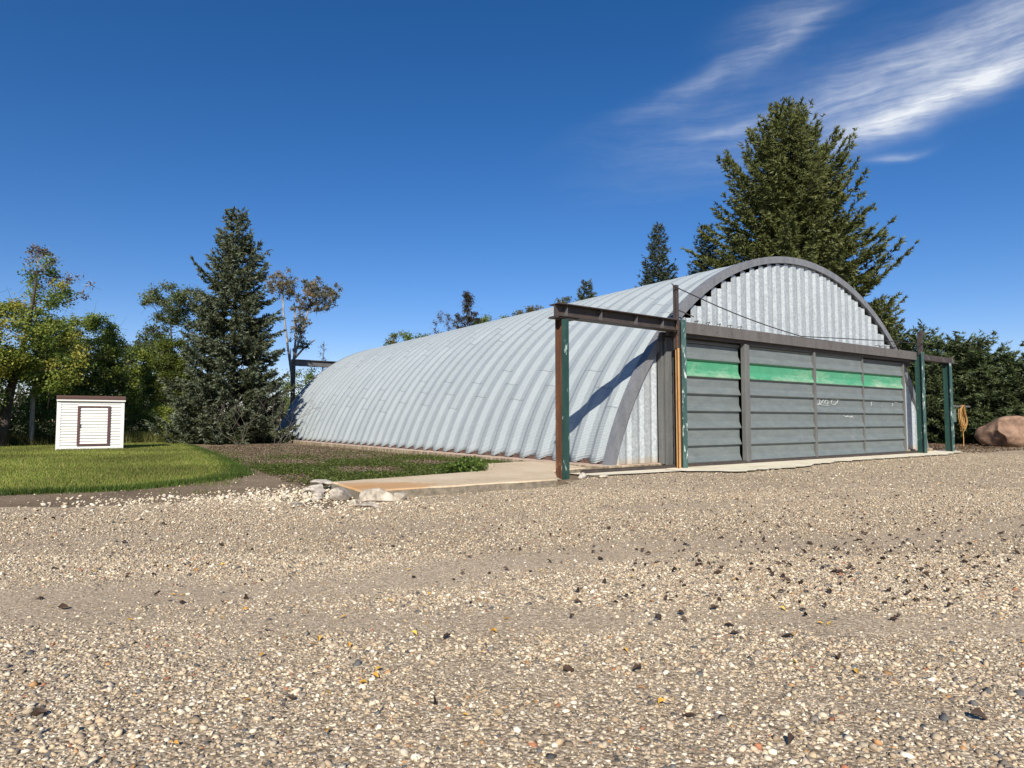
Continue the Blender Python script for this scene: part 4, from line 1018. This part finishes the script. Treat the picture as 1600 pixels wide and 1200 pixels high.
# ------------------------------------------------------------------ gravel stones
ICO = np.array([(-1, 1.618, 0), (1, 1.618, 0), (-1, -1.618, 0), (1, -1.618, 0), (0, -1, 1.618), (0, 1, 1.618), (0, -1, -1.618), (0, 1, -1.618), (1.618, 0, -1), (1.618, 0, 1), (-1.618, 0, -1), (-1.618, 0, 1)]) / 1.902
ICOT = np.array([(0, 11, 5), (0, 5, 1), (0, 1, 7), (0, 7, 10), (0, 10, 11), (1, 5, 9), (5, 11, 4), (11, 10, 2), (10, 7, 6), (7, 1, 8), (3, 9, 4), (3, 4, 2), (3, 2, 6), (3, 6, 8), (3, 8, 9), (4, 9, 5), (2, 4, 11), (6, 2, 10), (8, 6, 7), (9, 8, 1)])
OCT = np.array([(1, 0, 0), (-1, 0, 0), (0, 1, 0), (0, -1, 0), (0, 0, 1), (0, 0, -1)], float); OCTT = np.array([(0, 2, 4), (2, 1, 4), (1, 3, 4), (3, 0, 4), (2, 0, 5), (1, 2, 5), (3, 1, 5), (0, 3, 5)])
PCOL = np.array([(.60, .54, .44), (.52, .44, .34), (.70, .66, .57), (.40, .325, .24), (.46, .37, .26), (.30, .25, .20), (.22, .20, .18), (.085, .09, .10), (.12, .125, .135), (.40, .24, .12), (.33, .15, .09), (.56, .48, .36)])
PW = np.array([16, 15, 13, 12, 9, 9, 7, 3.0, 4.5, 1.8, .9, 12.]); PW /= PW.sum()


def pebbles(name, X, Y, size, base, tri, lab, r_, z=.006, colw=None):
    n = len(X); v = base[None] * (1 + r_.normal(0, .23, (n, len(base), 1))) * (size[:, None, None] * r_.uniform(.6, 1.15, (n, 1, 3)) * np.array([1, 1, .62]))
    ang = r_.uniform(0, 6.283, n); c, s_ = np.cos(ang)[:, None], np.sin(ang)[:, None]; x = v[:, :, 0] * c - v[:, :, 1] * s_; y = v[:, :, 0] * s_ + v[:, :, 1] * c
    ta = r_.normal(0, .35, n)[:, None]; zz_ = v[:, :, 2] + x * ta
    V = np.stack([x + X[:, None], y + Y[:, None], zz_ + z + size[:, None] * r_.uniform(.0, .35, (n, 1))], 2).reshape(-1, 3)
    T = (tri[None] + (np.arange(n) * len(base))[:, None, None]).reshape(-1, 3)
    col = PCOL[r_.choice(len(PCOL), n, p=PW if colw is None else colw)] * r_.uniform(.66, 1.22, (n, 1)) * np.array([1.03, .985, .90])
    o = npmesh(name, V, T, M['pebble'], None, np.repeat(col, len(base), 0), smooth=False)
    return tag(o, lab, 'gravel', kind='stuff')


def pnoise(X, Y, f, sd):
    """smooth noise in -1..1 from a few crossed waves"""
    q = np.random.default_rng(sd); o = 0
    for _ in range(7):
        a_ = q.uniform(0, 6.28); k_ = f * q.uniform(.6, 1.8); o = o + np.sin(k_ * (X * math.cos(a_) + Y * math.sin(a_)) + q.uniform(0, 6.28))
    return o / 3.2


r2 = np.random.default_rng(202)
X, Y, a, l = fan(205000, 1.45, 4.8, -.98, .98, r2, .82); b = bands(a, l) + .28 * pnoise(X, Y, 5, 1) * bands(a, l) ** .3 + .16 * pnoise(X, Y, 2.2, 2)
m = r2.random(len(X)) > np.clip(b * 1.0 - .02, 0, .78); X, Y, b, a = X[m], Y[m], b[m], a[m]
sz = np.clip(r2.lognormal(math.log(.0046), .50, len(X)), .0022, .018) * (1 - .4 * np.clip(b, 0, 1))
m = (sz > .0052) & (a < 3.9)
pebbles('gravel', X[m], Y[m], sz[m], ICO, ICOT, 'mixed tan and grey pebbles loose on the yard in the foreground', r2, z=.003)
pebbles('gravel', X[~m], Y[~m], sz[~m] * 1.1, OCT, OCTT, 'fine sharp grit between the foreground pebbles', r2, z=.003)
X, Y, a, l = fan(190000, 4.8, 9.5, -1.0, .95, r2, 1.0); b = bands(a, l) + .25 * pnoise(X, Y, 3, 3) * bands(a, l) ** .3 + .15 * pnoise(X, Y, 1.4, 4)
m = (r2.random(len(X)) > np.clip(b * 1.0, 0, .8)) & inside(GRAVEL, X, Y); X, Y = X[m], Y[m]; sz = np.clip(r2.lognormal(math.log(.0066), .40, len(X)), .003, .02)
pebbles('gravel', X, Y, sz, OCT, OCTT, 'tan pebbles loose on the yard before the slab and doors', r2)
X, Y, a, l = fan(70000, 9.5, 19, -.9, .95, r2, 1.0); m = inside(GRAVEL, X, Y); X, Y = X[m], Y[m]; sz = np.clip(r2.lognormal(math.log(.010), .35, len(X)), .006, .028)
pebbles('gravel', X, Y, sz, OCT, OCTT, 'tan pebbles loose on the far part of the yard', r2)
# white limestone rubble spilling over the dirt near the slab corner
cw = np.zeros(len(PCOL)); cw[[0, 1, 2, 11]] = (.3, .2, .4, .1); cw /= cw.sum()
n = 2400; cl_ = np.array([(-21.2, -1.3), (-22.2, -1.0), (-20.9, -2.9), (-24.5, -.3), (-21.0, -.2)])[r2.choice(5, n, p=[.3, .25, .2, .15, .1])]; q = (cl_ + r2.normal(0, 1, (n, 2)) * np.array([.95, .75])) * S
pebbles('rubble', q[:, 0], q[:, 1], np.clip(r2.lognormal(math.log(.013), .45, n), .006, .045), ICO, ICOT, 'white limestone rubble spilling over dirt by the slab corner', r2, colw=cw, z=.004)
n = 700; X, Y, a, l = fan(n, 8.6, 13, -.85, -.2, r2); pebbles('rubble', X, Y, np.clip(r2.lognormal(math.log(.009), .4, n), .005, .025), OCT, OCTT, 'scattered white stones on the dirt between gravel and lawn', r2, colw=cw, z=.002)

RG = None
for i, (nm, loc, size, rot, lab) in enumerate((
        ('limestone_block', (-20.22, -3.12, .09), (.40, .24, .19), -.5, 'largest flat pale stone leaning against the front edge of the slab'),
        ('limestone_rock', (-20.75, -2.45, .10), (.33, .22, .17), .3, 'speckled pointed grey-white rock at the slab corner'),
        ('limestone_rock', (-20.35, .0, .13), (.22, .30, .15), .8, 'white rock standing at the far left corner of the slab'),
        ('limestone_rock', (-20.55, -.35, .06), (.24, .17, .13), .1, 'white rounded rock just below the far left slab corner'),
        ('limestone_rock', (-20.85, -.6, .05), (.22, .14, .10), -.3, 'leftmost white rock beside the slab'),
        ('limestone_rock', (-20.7, -3.75, .05), (.25, .13, .09), -.5, 'smooth white stone in front of the largest flat stone'),
        ('limestone_rock', (-19.75, -3.05, .06), (.16, .12, .10), .2, 'small white stone right of the largest flat stone'),
        ('limestone_rock', (-19.95, -2.75, .12), (.22, .12, .10), .7, 'crumbling white chunk on the slab edge behind the largest flat stone'),
        ('limestone_rock', (-21.75, -2.75, .03), (.17, .13, .07), .7, 'flat pinkish stone lying alone in the gravel left of the slab'),
        ('limestone_rock', (-20.95, -1.6, .05), (.20, .15, .11), 1.2, 'grey-white chunk midway along the outer end of the slab'),
        ('limestone_rock', (-21.15, -2.2, .04), (.15, .11, .08), .5, 'small chunk left of the speckled pointed rock'),
        ('limestone_rock', (-20.75, -1.15, .06), (.17, .20, .13), -.6, 'broken chunk against the middle of the slab end'),
        ('limestone_rock', (-20.75, -3.2, .05), (.14, .12, .10), .9, 'small chunk between the speckled rock and the largest flat stone'),
        ('concrete_chunk', (-13.4, -1.4, .08), (.28, .17, .13), .4, 'white broken chunk right of the left green post foot'),
        ('concrete_chunk', (-14.5, -1.6, .05), (.15, .12, .09), .2, 'small white chunk left of the left green post foot'),
        ('concrete_chunk', (-12.85, -1.7, .04), (.22, .14, .06), -.4, 'flat broken chunk in front of the bottom rail end'))):
    place_stone(nm, 300 + i, loc, size, M['rock'], lab, 'rock', rot)
# boulder
V, T = stone(412, 2.15, 1.35, 1.0, cuts=5, rough=.14, chop=(.66, .98), pw=.72)
V = np.array(V)
V[:, 0] += .10 * V[:, 2]; V[:, 2] += .10 * np.clip(-V[:, 0] / 2, 0, 1) * (1 - V[:, 2])
V[:, 2] += .22 * np.exp(-((V[:, 0] - .1) / .8) ** 2) * np.clip(V[:, 2], 0, 1)
th = -.60; c, s_ = math.cos(th), math.sin(th); V = V @ np.array([[c, s_, 0], [-s_, c, 0], [0, 0, 1]])
mb = MB(); mb.add((V + np.array([23.9, .35, .80])).tolist(), T)
tag(obj('boulder', mb, M['boulder'], smooth=True), 'large reddish boulder lying before the spruce hedge', 'boulder')

# ------------------------------------------------------------------ shed
shx, shy, sw, sdp, shh = -25.57, 27.2, 3.05, 2.6, 2.78
ya = R(-2.0)
shed = thing('garden_shed', 'small white clapboard shed with brown trim standing on the lawn', 'shed', (0, 0, 0))
ca, sa = math.cos(ya), math.sin(ya)


def SH(mb):
    mb.v = [(shx + x * ca - y * sa, shy + x * sa + y * ca, z) for x, y, z in mb.v]; return mb


def clap(mb, x0, x1, z0, z1, y, n, side=None):
    for i in range(n):
        a, b = z0 + (z1 - z0) * i / n, z0 + (z1 - z0) * (i + 1) / n
        mb.prism([(y - .060, a + .012), (y - .055, a), (y, a), (y, b), (y - .006, b)], 'x', x0, x1)
    return mb


mb = MB(); mb.box(.02, sw - .02, .0, sdp, .02, shh - .05); clap(mb, .16, .90, .15, shh - .12, 0, 17); clap(mb, 2.42, sw - .12, .15, shh - .12, 0, 17)
clap(mb, .90, 2.42, .15, .26, 0, 1); clap(mb, .90, 2.42, 2.42, shh - .12, 0, 2)
for i in range(17):
    a, b = .15 + (shh - .27) * i / 17, .15 + (shh - .27) * (i + 1) / 17
    mb.prism([(.02, a), (-.02, a), (.005, b), (.02, b)], 'y', .1, sdp - .1); mb.prism([(sw + .02, a), (sw - .02, a), (sw - .02, b), (sw - .005, b)], 'y', .1, sdp - .1)
obj('wall', SH(mb), M['siding'], shed)
mb = MB(); mb.box(-.03, .16, -.06, .10, 0, shh - .05); mb.box(sw - .12, sw + .03, -.06, .10, 0, shh - .05); mb.box(.16, sw - .12, -.06, 0, 0, .15)
obj('corner_board', SH(mb), M['siding'], shed, bevel=.01)
mb = MB(); clap(mb, 1.02, 2.30, .36, 2.34, -.03, 13); dr = obj('door', SH(mb), M['siding'], shed)
mb = MB(); mb.box(.90, 1.03, -.095, -.04, .26, 2.42); mb.box(2.29, 2.42, -.095, -.04, .26, 2.42); mb.box(1.03, 2.29, -.092, -.04, .26, .36); mb.box(1.03, 2.29, -.092, -.04, 2.34, 2.42)
obj('door_trim', SH(mb), M['browntrim'], dr)
mb = MB(); mb.box(1.0, 1.05, -.13, -.09, 1.25, 1.45); obj('handle', SH(mb), M['steel'], dr)
mb = MB(); mb.prism([(-.18, shh - .02), (-.18, shh + .12), (-.12, shh + .20), (sdp + .15, shh + .04), (sdp + .15, shh - .10)], 'x', -.06, sw + .08)
obj('roof', SH(mb), M['shingle'], shed, bevel=.02)
mb = MB(); mb.box(-.05, sw + .07, -.165, .0, shh - .10, shh - .025); obj('soffit', SH(mb), M['siding'], shed)

# ------------------------------------------------------------------ electrical box, bracket, coil
ebox = thing('service_post', 'grey-green metal box and bracket standing behind the right post', 'utility post', (12.5, -.6, 0))
mb = MB(); mb.box(12.45, 12.85, -.75, -.45, 1.55, 2.2); obj('box', mb, M['boxgrey'], ebox, bevel=.02)
mb = MB(); mb.box(12.55, 12.65, -.68, -.58, 0, 1.55); obj('leg', mb, M['boxgrey'], ebox)
mb = MB(); mb.box(12.35, 14.9, -.66, -.58, 2.34, 2.42); obj('bracket', mb, M['steel_grey'], ebox)
mb = MB(); r_ = random.Random(5)
for k in range(9):
    rx = .27 + r_.uniform(-.07, .10); dz = r_.uniform(-.12, .04); yy = -.62 + r_.uniform(-.12, .10); cx = 13.95 + r_.uniform(-.05, .05)
    top = 2.44; bot = .98 + r_.uniform(0, .4); pts = []
    for i in range(29):
        a = 2 * math.pi * i / 28; zc_, hh_ = (top + bot) / 2, (top - bot) / 2
        wx = rx * (.55 + .45 * (1 - math.sin(a)) / 2 + .15 * math.cos(a) ** 2)
        pts.append((cx + wx * math.cos(a), yy + .03 * math.sin(3 * a), zc_ + hh_ * math.sin(a)))
    mb.tube(pts, .018, 5)
mb.tube([(14.0, -.6, 1.05), (13.98, -.62, .6), (14.02, -.6, .3), (13.9, -.65, .03)], .02, 5)
tag(obj('coiled_cord', mb, M['cord'], smooth=True), 'yellow-orange cord coiled over the bracket beside the right post', 'cord')

# ------------------------------------------------------------------ fallen leaves
def leaf_mesh(name, seed, curl):
    r_ = random.Random(seed); n = 6; P_ = []
    for i in range(n + 1):
        t = i / n; wd = .5 * math.sin(math.pi * min(.98, t * .93 + .04)) ** .8 * r_.uniform(.8, 1.1)
        row = []
        for j in (-1, -.5, 0, .5, 1):
            row.append((t - .5, j * wd * .62, curl * (abs(j) ** 1.6 * wd * .9) + .18 * curl * math.sin(t * 3 + seed) + .02 * r_.random()))
        P_.append(row)
    mb = MB(); mb.grid(P_); mb.v = [(x / S, y / S, z / S) for x, y, z in mb.v]
    me = bpy.data.meshes.new(name); me.from_pydata([(v[0] * S, v[1] * S, v[2] * S) for v in mb.v], [], mb.f)
    me.polygons.foreach_set('use_smooth', [True] * len(me.polygons)); return me


def leafmat(nm, c1, c2):
    def b(t):
        rnd = t.n('ShaderNodeObjectInfo').outputs['Random']; n = t.noise(t.oc, 4, 4, .6)
        return {'Base Color': t.mix(t.m('ADD', t.m('MULTIPLY', rnd, .7), t.m('MULTIPLY', n, .3)), c1, c2), 'Roughness': .75}
    return material(nm, b)


LMB = leafmat('brown_leaf', (.018, .011, .008), (.075, .045, .028)); LMY = leafmat('yellow_leaf', (.42, .17, .02), (.58, .42, .07))
r3 = np.random.default_rng(303)
# clusters right of the middle, a few everywhere
NB = 205
ga = np.concatenate([r3.normal(4.5, .75, 140), r3.uniform(1.9, 8, NB - 140)]); gl = np.concatenate([r3.normal(.50, .22, 140), r3.uniform(-.8, .85, NB - 140)]) * ga
Q = CAM[:2] + ga[:, None] * FW + gl[:, None] * RW
LB = 'dark brown curled dead leaf lying loose on the gravel yard'; LY = 'small yellow-orange fallen leaf lying loose on the gravel yard'
meshes = [leaf_mesh('fallen_leaf', s_, c_) for s_, c_ in ((1, .9), (2, .5), (3, 1.1), (4, .3), (5, .7))]
for me in meshes: me.materials.append(LMB)
ymesh = [leaf_mesh('yellow_leaf', s_, c_) for s_, c_ in ((11, .5), (12, .3), (13, .8))]
for me in ymesh: me.materials.append(LMY)
for i in range(len(Q)):
    if ga[i] < 1.7: continue
    o = bpy.data.objects.new('fallen_leaf', meshes[i % 5]); s_ = r3.uniform(.028, .052); o.scale = (s_, s_, s_)
    o.location = (Q[i, 0], Q[i, 1], .016); o.rotation_euler = (r3.normal(0, .35), r3.normal(0, .25), r3.uniform(0, 6.28)); link(o)
    tag(o, LB, 'leaf', 'dark brown leaves fallen on the gravel')
gy = r3.uniform(1.9, 4.6, 58); ly = r3.uniform(-.75, .8, 58) * gy; Q = CAM[:2] + gy[:, None] * FW + ly[:, None] * RW
for i in range(len(Q)):
    o = bpy.data.objects.new('fallen_leaf', ymesh[i % 3]); s_ = r3.uniform(.016, .034); o.scale = (s_, s_, s_)
    o.location = (Q[i, 0], Q[i, 1], .014); o.rotation_euler = (r3.normal(0, .3), r3.normal(0, .3), r3.uniform(0, 6.28)); link(o)
    tag(o, LY, 'leaf', 'yellow-orange leaves fallen on the gravel')
# the small far leaves and crumbs
n = 900; aa = r3.uniform(3.5, 11, n); ll = np.concatenate([r3.normal(.5, .25, 600), r3.uniform(-.8, .9, 300)]) * aa; q = CAM[:2] + aa[:, None] * FW + ll[:, None] * RW
P0 = np.stack([q[:, 0], q[:, 1], np.full(n, .012)], 1); m = inside(GRAVEL, q[:, 0], q[:, 1]); P0 = P0[m]; n = len(P0); V = leaf_quads(P0, np.full(n, .034), r3, 2.0)
kc = np.array([(.04, .026, .018), (.07, .045, .03), (.025, .018, .014)])[r3.integers(3, size=n)]
tag(npmesh('leaf_crumbs', V, np.arange(len(V)).reshape(-1, 4), M['litter'], None, np.repeat(kc, 4, 0), k=4), 'tiny dark leaf crumbs strewn over the gravel', 'litter', kind='stuff')
